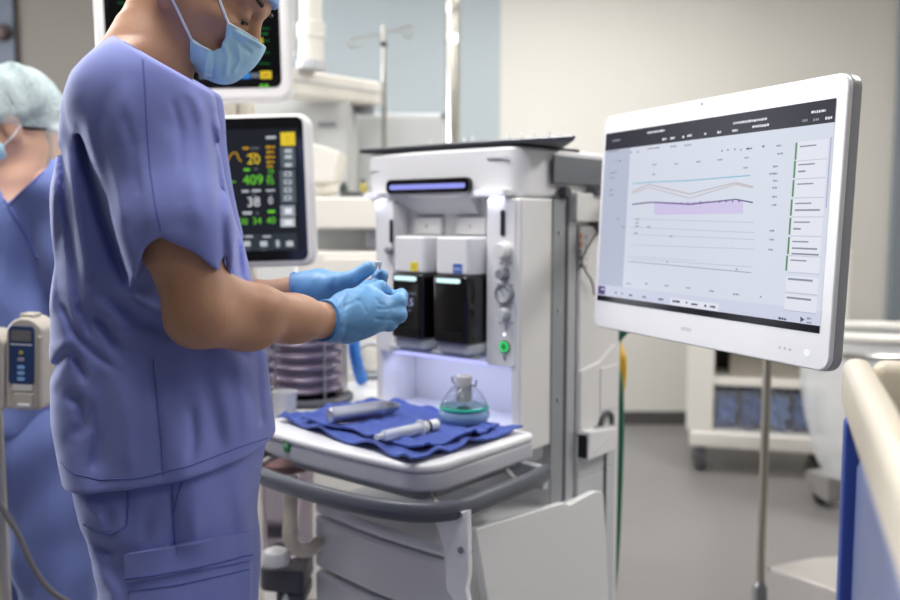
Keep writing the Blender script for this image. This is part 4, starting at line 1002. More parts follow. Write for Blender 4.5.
# breathing mask
c0 = onz(455, 426, ZW + .012) + mey * .03; c0.z = ZW + .015
fm = thing('breathing_mask', 'clear domed breathing mask with teal ring standing on the navy cloth', 'breathing mask', tuple(c0))
PX = 1.86 / F
MB().lathe([(.036, .0), (.048, .004), (.053, .012), (.0535, .022), (.050, .0285), (.044, .030), (.040, .022), (.036, .010)], (0, 0, 0), UZ, 36).build('cushion', PALEBLUE, fm)
MB().lathe([(.0455, .0300), (.0515, .0302), (.0525, .033), (.0515, .0362), (.0455, .0362), (.0445, .033)], (0, 0, 0), UZ, 36).build('teal_ring', TEAL, fm)
MB().lathe([(.0495, .0376), (.045, .050), (.036, .064), (.026, .074), (.019, .079), (.0175, .079), (.0245, .073), (.034, .063), (.043, .049), (.0475, .0378)], (0, 0, 0), UZ, 36).build('dome', CLEAR, fm)
MB().lathe([(.0165, .045), (.0165, .078), (.0175, .079), (.0175, .098), (.016, .100), (.009, .100), (.009, .094), (0, .094)], (0, 0, 0), UZ, 28).build('connector', mat('grey_connector', 'c4c2c4', .35, var=.03), fm)
for s in (-1, 1):
    m = MB(); m.tube(spline([mex * s * .018 + UZ * .082, mex * s * .026 + UZ * .080, mex * s * .031 + UZ * .084, mex * s * .032 + UZ * .094], 4), .0022, 8); m.build('hook', MGREY, fm)
# small cup
cp = thing('plastic_cup', 'small white plastic cup at the left end of the worktop', 'cup', tuple(onz(285, 415, ZW + .0008)))
MB().lathe([(.0, .001), (.022, .0), (.024, .003), (.0275, .050), (.0295, .054), (.0275, .054), (.0225, .006), (0, .005)], (0, 0, 0), UZ, 32).build('bowl', mat('translucent_white', 'e9eaec', .35, var=0, trans=.35, ior=1.2), cp)
# bellows
be = thing('ventilator_bellows', 'grey pleated ventilator bellows under a clear cylinder left of the alcove', 'bellows', tuple(W2((-.585, -.085, .8565))))
MB().lathe([(.10, 0), (.115, .003), (.115, .012), (.102, .018), (0, .018)], (0, 0, 0), UZ, 40).build('base', DGREY, be)
pr = []
for k in range(7):
    z = .020 + k * .028; pr += [(.068, z), (.074, z + .003), (.088, z + .011), (.089, z + .015), (.086, z + .019), (.074, z + .025)]
pr += [(.06, .22), (0, .221)]
MB().lathe([(.05, .019)] + pr, (0, 0, 0), UZ, 44).build('pleats', mat('grey_bellows_rubber', 'd8d4de', .2, metal=.25, var=.2, scale=25), be)
MB().lathe([(.098, .018), (.098, .232), (.085, .248), (.04, .254), (0, .255), (0, .2525), (.04, .2515), (.084, .2455), (.0955, .231), (.0955, .0182)], (0, 0, 0), UZ, 44).build('clear_cylinder', CLEARG, be)
for k in range(5):
    a = 2 * pi * k / 5 + .3; x, y = cos(a) * .1, sin(a) * .1
    MB().tube([(x, y, .016), (x, y, .235)], .003, 8).build('tie_rod', STEEL, be)
# round valve and blue hoses behind the bellows
rv = thing('flow_sensor', 'round grey valve housing on the left flank of the machine', 'valve', tuple(P(371, 358, 2.42)))
m = MB(); m.lathe([(.0, .0), (.045, 0), (.05, .006), (.05, .02), (.042, .024), (.034, .016), (0, .014)], (0, 0, 0), Vector((.05, -1, .1)), 36); m.build('housing', LGREY, rv)
m = MB(); m.lathe([(.034, .016), (.034, .03), (.026, .034), (0, .034)], (0, 0, 0), Vector((.05, -1, .1)), 30); m.build('cap', CREAM, rv)
m = MB(); m.box((-.06, -.01, -.047), (.06, .04, -.041), .003); m.box((-.02, .005, -.06), (.02, .028, .0), .004); m.build('bracket', LGREY, rv)
def hose(name, label, cat, pts, r, m, corr=0.0, group=None):
    t = thing(name, label, cat, tuple(pts[-1]), group=group); s = spline(pts, 14)
    rs = [r * (1 + corr * sin(i * 1.9)) for i in range(len(s))]
    MB().tube(s, rs, 14).build('tube', m, t, world=True); return t
BLH = mat('blue_hose', '2f74c8', .4, var=.06)
hose('blue_hose', 'blue corrugated hose hanging right of the bellows', 'hose', [P(356, 318, 2.30), P(354, 345, 2.28), P(358, 368, 2.29), P(362, 380, 2.33)], .016, BLH, .08)
hose('blue_hose', 'blue hose end left of the bellows beside the blue tunic', 'hose', [P(270, 336, 2.24), P(272, 352, 2.22), P(270, 372, 2.24)], .013, BLH, .08)
hose('gas_hose', 'dark green gas hose hanging down behind the machine', 'hose', [W2((.02, .47, 1.05)), P(614, 345, 2.22), P(618.5, 390, 2.2), P(619, 440, 2.2), P(617, 500, 2.2), P(614, 560, 2.2), P(606, 640, 2.22)], .0125, GREENH)
hose('gas_hose', 'short yellow gas hose arching beside the green one', 'hose', [W2((-.045, .49, 1.06)), P(617, 340, 2.36), P(622, 360, 2.34), P(621, 385, 2.34), P(615, 410, 2.34), P(606, 425, 2.36)], .0125, YELLOWH)
# --- absorber canister, cream hose, shelf at lower left of the machine
cs = thing('suction_unit', 'clear suction canister in a dark grey holder left of the drawers', 'suction canister', tuple(P(286, 575, 1.93)))
cz = P(286, 575, 1.93)
def cw(px, py, Y=1.93): return P(px, py, Y) - cz
top, bot = cw(296, 474).z, cw(296, 560).z
MB().lathe([(.052, bot), (.058, bot + .008), (.062, top - .01), (.064, top), (.06, top), (.056, bot + .01), (0, bot + .006)], (-.006, .06, 0), UZ, 32).build('jar', CLEARG, cs)
MB().lathe([(.066, top), (.068, top + .004), (.066, top + .016), (.03, top + .022), (0, top + .022)], (-.006, .06, 0), UZ, 32).build('lid', mat('lid_grey_red', '8a6a6a', .45, var=.05), cs)
m = MB(); m.prism(rpoly([(-.058, -.02), (.045, -.045), (.05, .10), (-.05, .10)], .02), (0, 0, cw(296, 588).z), UX, UY, UZ, .055, .008); m.build('holder', DGREY, cs)
m = MB(); m.prism(rpoly([(-.02, -.03), (.045, -.04), (.05, .08), (-.02, .08)], .02), (0, 0, cw(296, 601).z), UX, UY, UZ, .03, .006); m.build('holder_foot', DGREY, cs)
m = MB(); m.lathe([(.0, 0), (.030, 0), (.032, .01), (.026, .028), (.010, .036), (0, .037)], cw(276, 563, 1.88), UZ, 24); m.build('float', WHITE2, cs)
wb = thing('white_bottle', 'white plastic bottle below the dark grey holder', 'bottle', tuple(P(287, 655, 1.9)))
hb = P(287, 594, 1.9).z - P(287, 655, 1.9).z
MB().lathe([(0, 0), (.024, 0), (.026, .004), (.026, hb * .55), (.012, hb * .75), (.010, hb * .9), (.004, hb), (0, hb)], (0, 0, 0), UZ, 24).build('bottle_body', WHITE2, wb)
hose('breathing_hose', 'cream corrugated hose bending under the grab rail', 'hose', [P(291, 477, 1.86), P(291, 500, 1.86), P(290, 522, 1.85), P(290, 538, 1.85), P(297, 549, 1.86), P(309, 550, 1.87), P(318, 543, 1.92)], .0150, HOSE, .05)
# ================================================================== big display on the right
a_ = Vector((-.402, .9157, 0)).normalized(); nh = Vector((-a_.y, a_.x, 0)); phi = radians(2.6)
dx = -a_                                       # along the width towards the camera = picture right
up = (UZ * cos(phi) - nh * sin(phi)).normalized(); nz = dx.cross(up) * 1.0
if nz.dot(Vector((0, -1, 0))) < 0 and nz.x > 0: nz = -nz
br = P(828, 373, 1.195); DW, DH = .587, .409
bl = br - dx * DW
DO = bl
def DP(px, py):
    d = ray(px, py); o = Vector((0, 0, CH)); s = (DO - o).dot(nz) / d.dot(nz); w = o + d * s - DO
    return (w.dot(dx), w.dot(up))
print('display corners', [tuple(round(v, 3) for v in DP(*q)) for q in ((603.5, 118.7), (845, 72.4), (827, 370), (590.7, 323.6))], nz)
DS = thing('display_monitor', 'large white display screen with a blue white chart on an arm at right', 'monitor', tuple(DO + dx * DW / 2 + up * DH / 2))
fp = rrect(DW, DH, .020, 6, DW / 2, DH / 2)
m = MB(); m.prism(fp, DO, dx, up, -nz, .022, .003, 3); HS = m.build('housing', mat('display_white', 'e8e8ea', .33, var=.015), DS, world=True)
bkc = MB(); bkc.prism(rrect(DW * .6, DH * .6, .03, 6, DW / 2, DH / 2), DO - nz * .024, dx, up, -nz, .02, .008, 3); bkc.build('rear_cover', LGREY, DS, world=True)
sd_ = MB(); sd_.prism(rrect(DW + .002, DH + .002, .021, 6, DW / 2, DH / 2), DO - nz * .006, dx, up, -nz, .020, .004, 3); sd_.build('side_band', mat('display_side_grey', '9fa1a6', .35, metal=.2, var=.02), DS, world=True)
sc_l, sc_r, sc_b, sc_t = DP(597, 298.7)[0], DP(838, 96.6)[0], DP(597, 299)[1], DP(837, 97)[1]
TLs, TRs, BRs, BLs = DP(607.4, 134.7), DP(837.8, 96.6), DP(819, 335.3), DP(596.5, 298.7)
sx0, sx1 = (TLs[0] + BLs[0]) / 2, (TRs[0] + BRs[0]) / 2; sy0, sy1 = (BLs[1] + BRs[1]) / 2, (TLs[1] + TRs[1]) / 2
UIB = glow('ui_background', 'dce1ef', .91, .3); UIL = glow('ui_side', 'c2c9de', .87, .3); UIH = glow('ui_header', '343340', .8, .3); UIK = glow('ui_footer_black', '0d0f1c', .8, .2)
UIT = glow('ui_text', '9a9cae', .8, .3); UIW = glow('ui_white', 'e6e8f2', .95, .3); UIP = glow('ui_purple', '5a4a86', .9, .3); UIV = glow('ui_violet_band', 'd3c9ec', .93, .3); UIO = glow('ui_tan_line', 'c3b5b5', .9, .3); UIC = glow('ui_cyan_line', '86bfd8', .9, .3); UIG = glow('ui_green', '5c8f5e', .9, .3); UID = glow('ui_dark_text', '55566a', .8, .3); UIN = glow('ui_grid', 'c3c7d8', .9, .3); UIF = glow('ui_card', 'e6e9f4', .93, .3)
S = MB()
def pt(x, y, e): return DO + dx * x + up * y + nz * e
def rect(x0, y0, x1, y1, m, e=.0008):
    S.use(m).add([pt(x0, y0, e), pt(x1, y0, e), pt(x1, y1, e), pt(x0, y1, e)], [(0, 1, 2, 3)])
def line(pp, w, m, e=.0012):
    q = [DP(*p) for p in pp]
    for (x0, y0), (x1, y1) in zip(q[:-1], q[1:]):
        L = math.hypot(x1 - x0, y1 - y0); ox, oy = -(y1 - y0) / L * w / 2, (x1 - x0) / L * w / 2
        S.use(m).add([pt(x0 - ox, y0 - oy, e), pt(x1 - ox, y1 - oy, e), pt(x1 + ox, y1 + oy, e), pt(x0 + ox, y0 + oy, e)], [(0, 1, 2, 3)])
def words(px, py, w, m=UIT, h=.0029, e=.0014):
    """a row of small word-like marks, w metres long"""
    x, y = DP(px, py); rnd = random.Random(int(px * 7 + py)); end = x + w
    while x < end - .001:
        k = min(rnd.uniform(.002, .006), end - x); rect(x, y - h / 2 * rnd.uniform(.7, 1), x + k, y + h / 2 * rnd.uniform(.7, 1), m, e); x += k + .0011
rect(sx0, sy0, sx1, sy1, UIB, .0004)
hb_ = (DP(606.7, 149.8)[1] + DP(836, 123.4)[1]) / 2; kb = (DP(597.5, 293.5)[1] + DP(819.5, 327.5)[1]) / 2
rect(sx0, hb_, sx1, sy1, UIH); rect(sx0, sy0, sx1, kb, UIK)
rect(sx0, kb, DP(626, 230)[0], hb_, UIL, .0006)
rect(sx0, kb, sx1, kb + .021, glow('ui_toolbar', 'd2d6ea', .93, .3), .0008)
rect(sx0 + .002, kb + .002, sx0 + .026, kb + .018, UIP, .001); words(602, 289, .01, UIW, .004, .0016)
for px, py, w, m in ((613, 141, .026, UIT), (648, 133, .05, UIW), (663, 139.5, .012, UIW), (671, 138.5, .012, UIW), (683, 137, .005, UIW), (688, 136, .012, UIW), (705, 134, .005, UIW), (718, 132.5, .01, UIW), (734, 123.5, .072, UIW), (733, 131, .012, UIW), (753, 127, .036, UIW), (812, 112.5, .026, UIW), (803, 121, .01, UIT), (814, 120, .012, UIT), (826, 118.5, .012, UIW)): words(px, py, w, m, .0042)
for px, py, w, m in ((608, 152, .04, UIT), (631, 152.5, .004, UID), (637, 152, .01, UIT), (648, 149, .036, UIT), (671, 146.8, .018, UIT), (685, 145.5, .018, UIT), (722, 151, .003, UID), (728, 150, .003, UID), (735, 149.5, .003, UID), (741, 150, .003, UID), (747, 149, .012, UID), (763, 146.5, .005, UID), (777, 146, .01, UIT),
                   (612, 161.5, .004, UIT), (616, 161, .004, UIT), (619.5, 161, .007, UID), (611, 173, .02, UIT), (611, 178, .014, UIT), (610, 190, .012, UIT), (610, 195, .012, UIT), (653, 165, .012, UIT), (675, 164, .01, UIT), (697, 162, .01, UIT), (718, 160, .012, UIT), (745, 158, .01, UIT), (653, 174.5, .008, UIT), (744, 168, .01, UIT), (770, 174, .012, UIT), (778, 154, .012, UIT)): words(px, py, w, m)
# chart curves
cv = lambda *p: [(580 + x / 2.8125, 60 + y / 2.8125) for x, y in p]
qd_ = [DP(*p) for p in cv((210, 401), (460, 395), (460, 432), (210, 436))]
S.use(UIV).add([pt(x, y, .001) for x, y in [qd_[3], qd_[2], qd_[1], qd_[0]]], [(0, 1, 2, 3)])
line(cv((150, 348), (210, 343), (310, 339), (440, 328), (480, 325)), .0018, UIC)
line(cv((148, 370), (195, 350), (310, 377), (440, 345), (488, 356)), .0018, UIO); line(cv((148, 376), (195, 358), (310, 389), (440, 350), (488, 360)), .0014, UIO)
line(cv((148, 406), (205, 400), (310, 406), (440, 392), (488, 401)), .0021, UIP)
for k in range(14): rect(*[v - .0012 for v in DP(*cv((215 + k * 18, 402.5 + (1.5 if k < 7 else -2) - abs(k - 6) * .35))[0])], *[v + .0016 for v in DP(*cv((215 + k * 18, 402.5 + (1.5 if k < 7 else -2) - abs(k - 6) * .35))[0])], UIP, .0016)
for y0, y1, x1 in ((447, 457, 492), (470, 486, 492), (490, 505, 492), (520, 532, 492), (558, 583, 488)): line(cv((145, y0), (x1, y1)), .0011, UIN)
for k in range(7): line(cv((150 + k * 57, 290), (148 + k * 56, 590)), .0005, glow('ui_faint', 'd5d9ea', .93, .3), .0009)
c8 = lambda x, y: (580 + x / 2.8125, 240 + y / 2.8125)
line([c8(138, 60), c8(482, 92)], .0011, UIT); line([c8(135, 45), c8(330, 58)], .0008, UIN)
for x, y, w in ((132, 122, .014), (185, 123, .008), (240, 128, .012), (300, 134, .012), (365, 143, .012), (432, 152, .014), (508, 160, .003), (440, 82, .004), (245, 62, .004)): words(*c8(x, y), w)
for x, y in ((158, 448), (158, 458), (158, 467), (190, 470), (255, 496), (155, 487), (120, 470), (105, 447), (535, 480), (535, 505), (532, 533), (545, 300), (545, 320), (545, 340), (543, 360), (543, 385), (542, 408)): words(*cv((x, y))[0], .009, UIT, .003)
for x, y, w in ((100, 148, .008), (118, 150, .005), (140, 155, .012), (178, 160, .012), (222, 166, .014), (262, 171, .02), (300, 176, .005), (315, 180, .016), (352, 185, .005), (368, 187, .012)): words(*c8(x, y), w, UID, .004)
rect(*DP(*c8(254, 182)), *DP(*c8(392, 180)), UIF, .0012)
for x, y, w in ((262, 172, .02), (300, 176, .005), (315, 180, .016), (352, 185, .005), (368, 187, .012)): words(*c8(x, y), w, UID, .004, .0018)
words(*c8(560, 220), .016, UID, .004); S.use(UID).add([pt(*DP(*c8(622, 215)), .0016), pt(*DP(*c8(622, 231)), .0016), pt(*DP(*c8(634, 224)), .0016)], [(0, 1, 2)]); words(*c8(640, 220), .008, UIT, .003); words(*c8(640, 232), .008, UIT, .003)
# cards with green edges
for (xa, ya, yb) in ((608, 233, 281), (604, 284, 332), (600, 338, 385), (595, 392, 438), (591, 444, 491), (587, 498, 546), (582, 550, 592)):
    p0_, p1_ = DP(*cv((xa, ya))[0]), DP(*cv((xa - 3, yb))[0]); xx = (p0_[0] + p1_[0]) / 2
    rect(xx + .004, p1_[1] - .001, sx1 - .008, p0_[1] + .001, UIF, .001); rect(xx + .004, p1_[1] - .0025, sx1 - .008, p1_[1] - .0015, UIN, .0012)
    rect(xx, p1_[1], xx + .0036, p0_[1], UIG, .0012); x_, y_ = xx + .009, p0_[1] - .006
    rect(x_, y_ - .0012, x_ + .03, y_ + .0008, UIT, .0016)
    if ya in (284, 444): rect(x_, y_ - .011, x_ + .014, y_ - .0085, UIT, .0016)
    if ya in (392, 498): rect(x_, y_ - .011, sx1 - .014, y_ - .0085, UIT, .0016); 
    if ya == 498: rect(x_, y_ - .019, x_ + .05, y_ - .0165, UIT, .0016)
for (xa, ya, yb) in ((582, 100, 145), (578, 152, 195)):
    p0_, p1_ = DP(*c8(xa, ya)), DP(*c8(xa - 3, yb)); rect(p0_[0], p1_[1], sx1 - .008, p0_[1], UIF, .001); rect(p0_[0] + .004, p0_[1] - .006, p0_[0] + .05, p0_[1] - .003, UIT, .0016); rect(p0_[0], p1_[1] - .0015, sx1 - .008, p1_[1], UIN, .0012)
rect(sx1 - .005, DP(*cv((705, 415))[0])[1], sx1 - .0025, hb_ - .02, glow('ui_scrollbar', 'b4bad4', .9, .3), .0014)
S.build('screen', None, DS, world=True, wn=False, recalc=False)
# bezel details: camera dot, power symbol, faint marks
x, y = DP(702, 104); m = MB(); m.lathe([(.0, 0), (.0028, 0), (.0024, .0008), (0, .001)], pt(x, y, 0), nz, 14); m.build('camera_dot', MGREY, HS, world=True)
x, y = DP(807, 353); m = MB(); m.lathe([(.0, 0), (.0055, 0), (.005, .0012), (0, .0014)], pt(x, y, 0), nz, 18); m.build('power_button', glow('power_white', 'f2f6ff', 1.0), HS, world=True)
for px, py in ((780, 347.5), (785, 348.5), (790, 349.5)):
    x, y = DP(px, py); m = MB(); m.prism(rrect(.004, .004, .0012), pt(x, y, 0), dx, up, nz, .0006); m.build('key_symbol', LGREY, HS, world=True)
x, y = DP(686, 329); m = MB(); m.prism(rrect(.026, .006, .002), pt(x, y, 0), dx, up, nz, .0005); m.build('nameplate', mat('pale_grey_mark', 'cfd0d4', .4, var=0), HS, world=True)
# arm to the machine's mount
cb_ = DO + dx * DW * .5 + up * DH * .5 - nz * .026
m = MB(); m.obox(cb_ - nz * .012, dx, up, nz, (.13, .13, .03), .006); m.build('arm_plate', DSTEEL, DS, world=True)
e1 = cb_ - nz * .03; e3 = W2((.060, .36, 1.408)); e2 = Vector((e1.x + .06, e1.y + .22, 1.40))
m = MB(); m.tube(spline([e1, e1 - nz * .06 + UZ * .03, e2, e3 + Vector((.05, -.04, 0)), e3], 6), .022, 14); m.build('arm', LGREY, DS, world=True)
# ================================================================== patient monitors on the left
def pmonitor(name, label, cx, cy, wpx, hpx, Y, roll, fr):
    s = Y / F; c = P(cx, cy, Y); ex = Vector((cos(roll), 0, sin(roll))); ez = Vector((-sin(roll), 0, cos(roll))); n = Vector((0, -1, 0))
    t = thing(name, label, 'monitor', tuple(c), group='patient monitors'); w, h = wpx * s, hpx * s
    MB().prism(rrect(w, h, .030, 7), c, ex, ez, UY, .055, .012, 3).build('housing', mat('monitor_white', 'e4e2e2', .35, var=.01), t, world=True)
    l, r, tp_, bt_ = [v * s for v in fr]
    g = MB(); g.prism(rrect(w - l - r, h - tp_ - bt_, .018, 6, (l - r) / 2, (bt_ - tp_) / 2), c + UY * .004, ex, ez, n, .0055, .001); g.build('front_glass', GLOSSB, t, world=True)
    def q(px, py): d = P(px, py, Y) - c; return d.dot(ex), d.dot(ez)
    class R: pass
    R.q, R.s, R.c, R.ex, R.ez, R.t = q, s, c, ex, ez, t
    R.pt = lambda x, y, e=.0022: c + ex * x + ez * y + n * e
    return R
GY = glow('readout_yellow', 'e0c434', 1.0, .3); GG = glow('readout_green', '6fcf3a', .95, .3); GW = glow('readout_white', 'dcdee2', .95, .3); GK = glow('key_grey', '59626c', .9, .3); GD = glow('tile_dark', '23262e', .9, .3); GB = glow('tile_blue', '3d86d8', .95, .3); GKL = glow('key_symbol_pale', 'c2c8cf', .9, .3); GDG = glow('trace_dark_green', '1f6b3a', .9, .3); GO = glow('readout_amber', 'c99a22', .9, .3); GCY = glow('key_pale', 'e8ecf2', .95, .3)
def ui(R):
    m = MB()
    def rec(px0, py0, px1, py1, mt, e=.0022):
        x0, y0 = R.q(px0, py1); x1, y1 = R.q(px1, py0); m.use(mt).add([R.pt(x0, y0, e), R.pt(x1, y0, e), R.pt(x1, y1, e), R.pt(x0, y1, e)], [(0, 1, 2, 3)])
    def tx(st, px, py, hpx, mt, al='CENTER', e=.003):
        x, y = R.q(px, py); m.use(mt).text(st, R.pt(x, y, e), R.ex, R.ez, hpx * R.s / .70, .0003, al)
    def tr(pts, wpx, mt, e=.0026):
        q = [R.q(*p) for p in pts]; w = wpx * R.s / 2
        for (x0, y0), (x1, y1) in zip(q[:-1], q[1:]):
            L = math.hypot(x1 - x0, y1 - y0); ox, oy = -(y1 - y0) / L * w, (x1 - x0) / L * w
            m.use(mt).add([R.pt(x0 - ox, y0 - oy, e), R.pt(x1 - ox, y1 - oy, e), R.pt(x1 + ox, y1 + oy, e), R.pt(x0 + ox, y0 + oy, e)], [(0, 1, 2, 3)])
    return m, rec, tx, tr
R1 = pmonitor('patient_monitor', 'lower patient monitor behind the arm showing 20, 409 and 38', 220.5, 192.5, 183, 151, 2.15, radians(1.6), (7, 7, 3, 6)); m, rec, tx, tr = ui(R1)
rec(140, 128, 297, 254, GD, .0018); rec(281, 132, 295, 146, GY); tx('!', 288, 143, 7, GO)
rec(281, 147, 295, 168, GK); rec(281, 170, 295, 203, GK, .0021); rec(281, 205, 295, 217, glow('key_mid', '9aa1ab', .9, .3)); rec(281, 218, 295, 227, GKL)
for py in (151, 157, 165): rec(285, py - 2, 292, py + 2, GKL, .0026)
for py in (174, 182, 190, 198): 
    rec(284.5, py - 2.5, 291.5, py + 2.5, GKL, .0026); rec(286, py - 1.2, 290, py + 1.2, GK, .003)
rec(285, 208, 292, 214, GCY, .0026); rec(285, 220, 292, 225, GCY, .0026)
rec(266, 136, 276, 139, GKL)
rec(243, 147, 249, 149.5, GO); rec(251, 147, 259, 149.5, GK); rec(250, 153, 257, 155, GO); tx('20', 254, 164, 9.5, GY)
for py, w in ((147, 5), (152, 4), (157, 5), (162, 4)): rec(270 - w * .8, py - 1.2, 270 + w * .3, py + 1.4, GO); rec(271 + w * .3, py - 1, 271 + w * .8, py + 1.2, GO)
rec(267, 165.5, 273, 167.5, GO)
rec(244, 168.5, 250, 171, GG); rec(254, 168, 258, 170, GK); tx('409', 253.5, 184.5, 9.5, GG); tx('16', 271, 173, 4.5, GG); tx('45', 270, 178.5, 4, GG); tx('93', 270.5, 181.5 + 3, 5.5, GG)
rec(242, 190, 249, 192.5, GKL); rec(252, 189.5, 261, 192, GKL); tx('38', 254, 206.5, 9.5, GW); rec(266, 189.5, 275, 191.5, GKL); tx('0', 271, 204, 7, GW); rec(252, 194, 256, 196, GK); rec(269, 194, 273, 196, GK)
rec(243, 211.5, 252, 214.5, GKL); rec(268, 210, 275, 213, GG); tx('34', 257.5, 224, 6.5, GG); tx('40', 271.5, 223.5, 6.5, GG); tx('30', 244, 224.5, 6, GG); rec(256, 212, 259, 214.5, GK)
rec(140, 233, 297, 254, glow('bar_grey', '363c45', .9, .3), .002)
tr([(228, 161), (231, 155), (234, 152.5), (237, 153), (239, 159), (242, 161.5)], 1.2, GO); tr([(150, 160), (180, 158), (205, 161), (228, 161)], 1.0, GO); tr([(160, 182), (200, 180), (236, 182)], 1.0, GG)
for px in (247, 264, 278, 290): rec(px - 3.5, 241, px + 3.5, 246.5, GKL if px != 278 else GK, .0026); rec(px - 3, 249, px + 3, 250.5, GK, .0026) if px < 270 else None
rec(276.8, 240, 279.2, 247, GKL, .003); tx('A', 290, 246, 6, GKL)
for px in (245, 263): rec(px, 235.5, px + 8, 237.5, GKL, .0026)
m.build('screen', None, R1.t, world=True, wn=False, recalc=False)
R2 = pmonitor('patient_monitor', 'upper patient monitor behind the masked head with dark traces', 191, 24, 191, 150, 2.2, radians(1.0), (11, 9, 4, 13)); m, rec, tx, tr = ui(R2)
rec(113, -40, 275, 78, glow('screen_black', '0a0b0d', .8, .3), .0018)
for k, (y, mt) in enumerate(((3, GDG), (14, GDG), (28, GDG), (40, GDG), (52, GDG), (63, GDG))): tr([(118, y), (128, y + .6), (132, y - 1.5), (136, y + .6), (150, y)], .9, mt); tr([(236, y + 1), (252, y + 1.4), (262, y + .4), (270, y + 1)], .9, mt)
rec(262, 33, 268, 35, GDG); tx('•', 260, 43, 8, GY); rec(258, 38.5, 263, 43.5, GY); rec(245, 60, 256, 64, GB)
rec(200, 71, 235, 79, glow('bar_slate', '6d7684', .9, .3)); rec(236, 72, 250, 79, GB); rec(251, 73, 259, 78, glow('bar_slate', '6d7684', .9, .3)); rec(260.5, 71, 271.5, 79, GY); rec(262.5, 73.5, 269.5, 76.5, GO, .0026); tx('••', 264, 89, 7, GG); rec(260, 85, 263, 87.5, GG); rec(265, 84.5, 268.5, 87.5, GG)
m.build('screen', None, R2.t, world=True, wn=False, recalc=False)
# post and arms that carry the two monitors
mp = thing('monitor_post', 'upright white post with arms behind the two patient monitors', 'monitor stand', tuple(P(250, 300, 2.33))[:2] + (0,))
bx, by = mp.location.x, mp.location.y
MB().tube([(bx, by, .06), (bx, by, 1.78)], .022, 18).build('post', CREAM, mp, world=True)
MB().lathe([(0, 0), (.24, 0), (.25, .02), (.22, .05), (.03, .06)], (bx, by, 0), UZ, 28).build('base', DGREY, mp, world=True)
for R, zz in ((R1, R1.c.z), (R2, R2.c.z)):
    m = MB(); m.box((bx - .035, by - .03, zz - .035), (bx + .035, by + .03, zz + .035), .008); m.box((R.c.x - .02, R.c.y + .0555, zz - .025), (bx + .02, by - .02, zz + .025), .006); m.build('arm', CREAM, mp, world=True)
m = MB(); m.box((bx - .10, by - .045, P(0, 117, 2.3).z), (bx - .02, by + .03, P(0, 100, 2.3).z), .006); m.build('cable_box', CREAM, mp, world=True)
# ================================================================== equipment behind
def pxbox(mb, x0, y0, x1, y1, Y, dep, r=.006):
    a = P(x0, y1, Y); b = P(x1, y0, Y); return mb.box((a.x, Y, a.z), (b.x, Y + dep, b.z), r, 3)
eq = thing('equipment_console', 'white console with stacked shelves seen between monitor and machine', 'equipment console', tuple(P(345, 300, 2.95))[:2] + (0,))
W_ = mat('warm_white_plastic', 'e9e5dc', .4, var=.01)
m = MB(); a = P(300, 600, 2.9); b = P(392, 252, 2.9); m.box((a.x, 2.9, .0), (b.x, 3.35, b.z), .01, 3); m.build('lower_cabinet', W_, eq, world=True)
m = MB(); pxbox(m, 325, 258, 391, 330, 2.89, .02); m.build('cabinet_door', W_, eq, world=True)
m = MB(); pxbox(m, 300, 197, 395, 229, 2.9, .42, .01); m.build('upper_shelf', W_, eq, world=True)
m = MB(); pxbox(m, 300, 229, 395, 252, 3.05, .25, .0); m.build('recess', mat('grey_recess', 'a7aaa9', .5, var=.04), eq, world=True)
m = MB(); pxbox(m, 367, 229, 378, 247, 2.95, .1, .004); m.build('socket_block', MGREY, eq, world=True)
pd = thing('equipment_housing', 'tapered white housing on the console beside the lower monitor', 'equipment housing', tuple(P(322, 197, 3.0)))
m = MB(); q = [P(*t, 2.95) for t in ((296, 140), (313, 143), (341, 152), (334, 181), (328, 183), (296, 182))]; m.prism([(p.x, p.z) for p in q], (0, 2.95, 0), UX, UZ, UY, .2, .012, 3); m.build('housing', W_, pd, world=True)
m = MB(); pxbox(m, 305, 183, 328, 192, 3.0, .12, .004); m.build('neck', CREAM, pd, world=True)
m = MB(); m.ball(P(322, 197, 2.99) + Vector((0, .06, .032)), (.05, .06, .03)); m.build('dome', W_, pd, world=True)
for px, h, lab, mt in ((344, 14, 'small dark green bottle on the upper console shelf', mat('dark_green_glass', '4d5a50', .3)), (363, 16, 'small bottle with a yellow label on the upper console shelf', mat('olive_yellow', 'b5a75a', .4)), (354, 6, 'low grey box on the upper console shelf', MGREY)):
    o_ = P(px, 197, 3.1); t = thing('small_bottle' if h > 10 else 'small_box', lab, 'bottle' if h > 10 else 'box', tuple(o_)); hh = h * 3.1 / F
    if h > 10: MB().lathe([(0, .0), (.014, 0), (.015, .003), (.015, hh * .7), (.008, hh * .85), (.008, hh), (0, hh)], (0, 0, 0), UZ, 18).build('bottle_body', mt, t); MB().lathe([(.009, hh * .88), (.009, hh * 1.05), (0, hh * 1.05)], (0, 0, 0), UZ, 14).build('cap', DGREY, t)
    else: MB().box((-.035, -.02, 0), (.035, .02, hh), .003).build('case', mt, t); MB().box((-.03, -.0215, hh * .3), (.03, -.0195, hh * .7)).build('front_plate', DGREY, t)
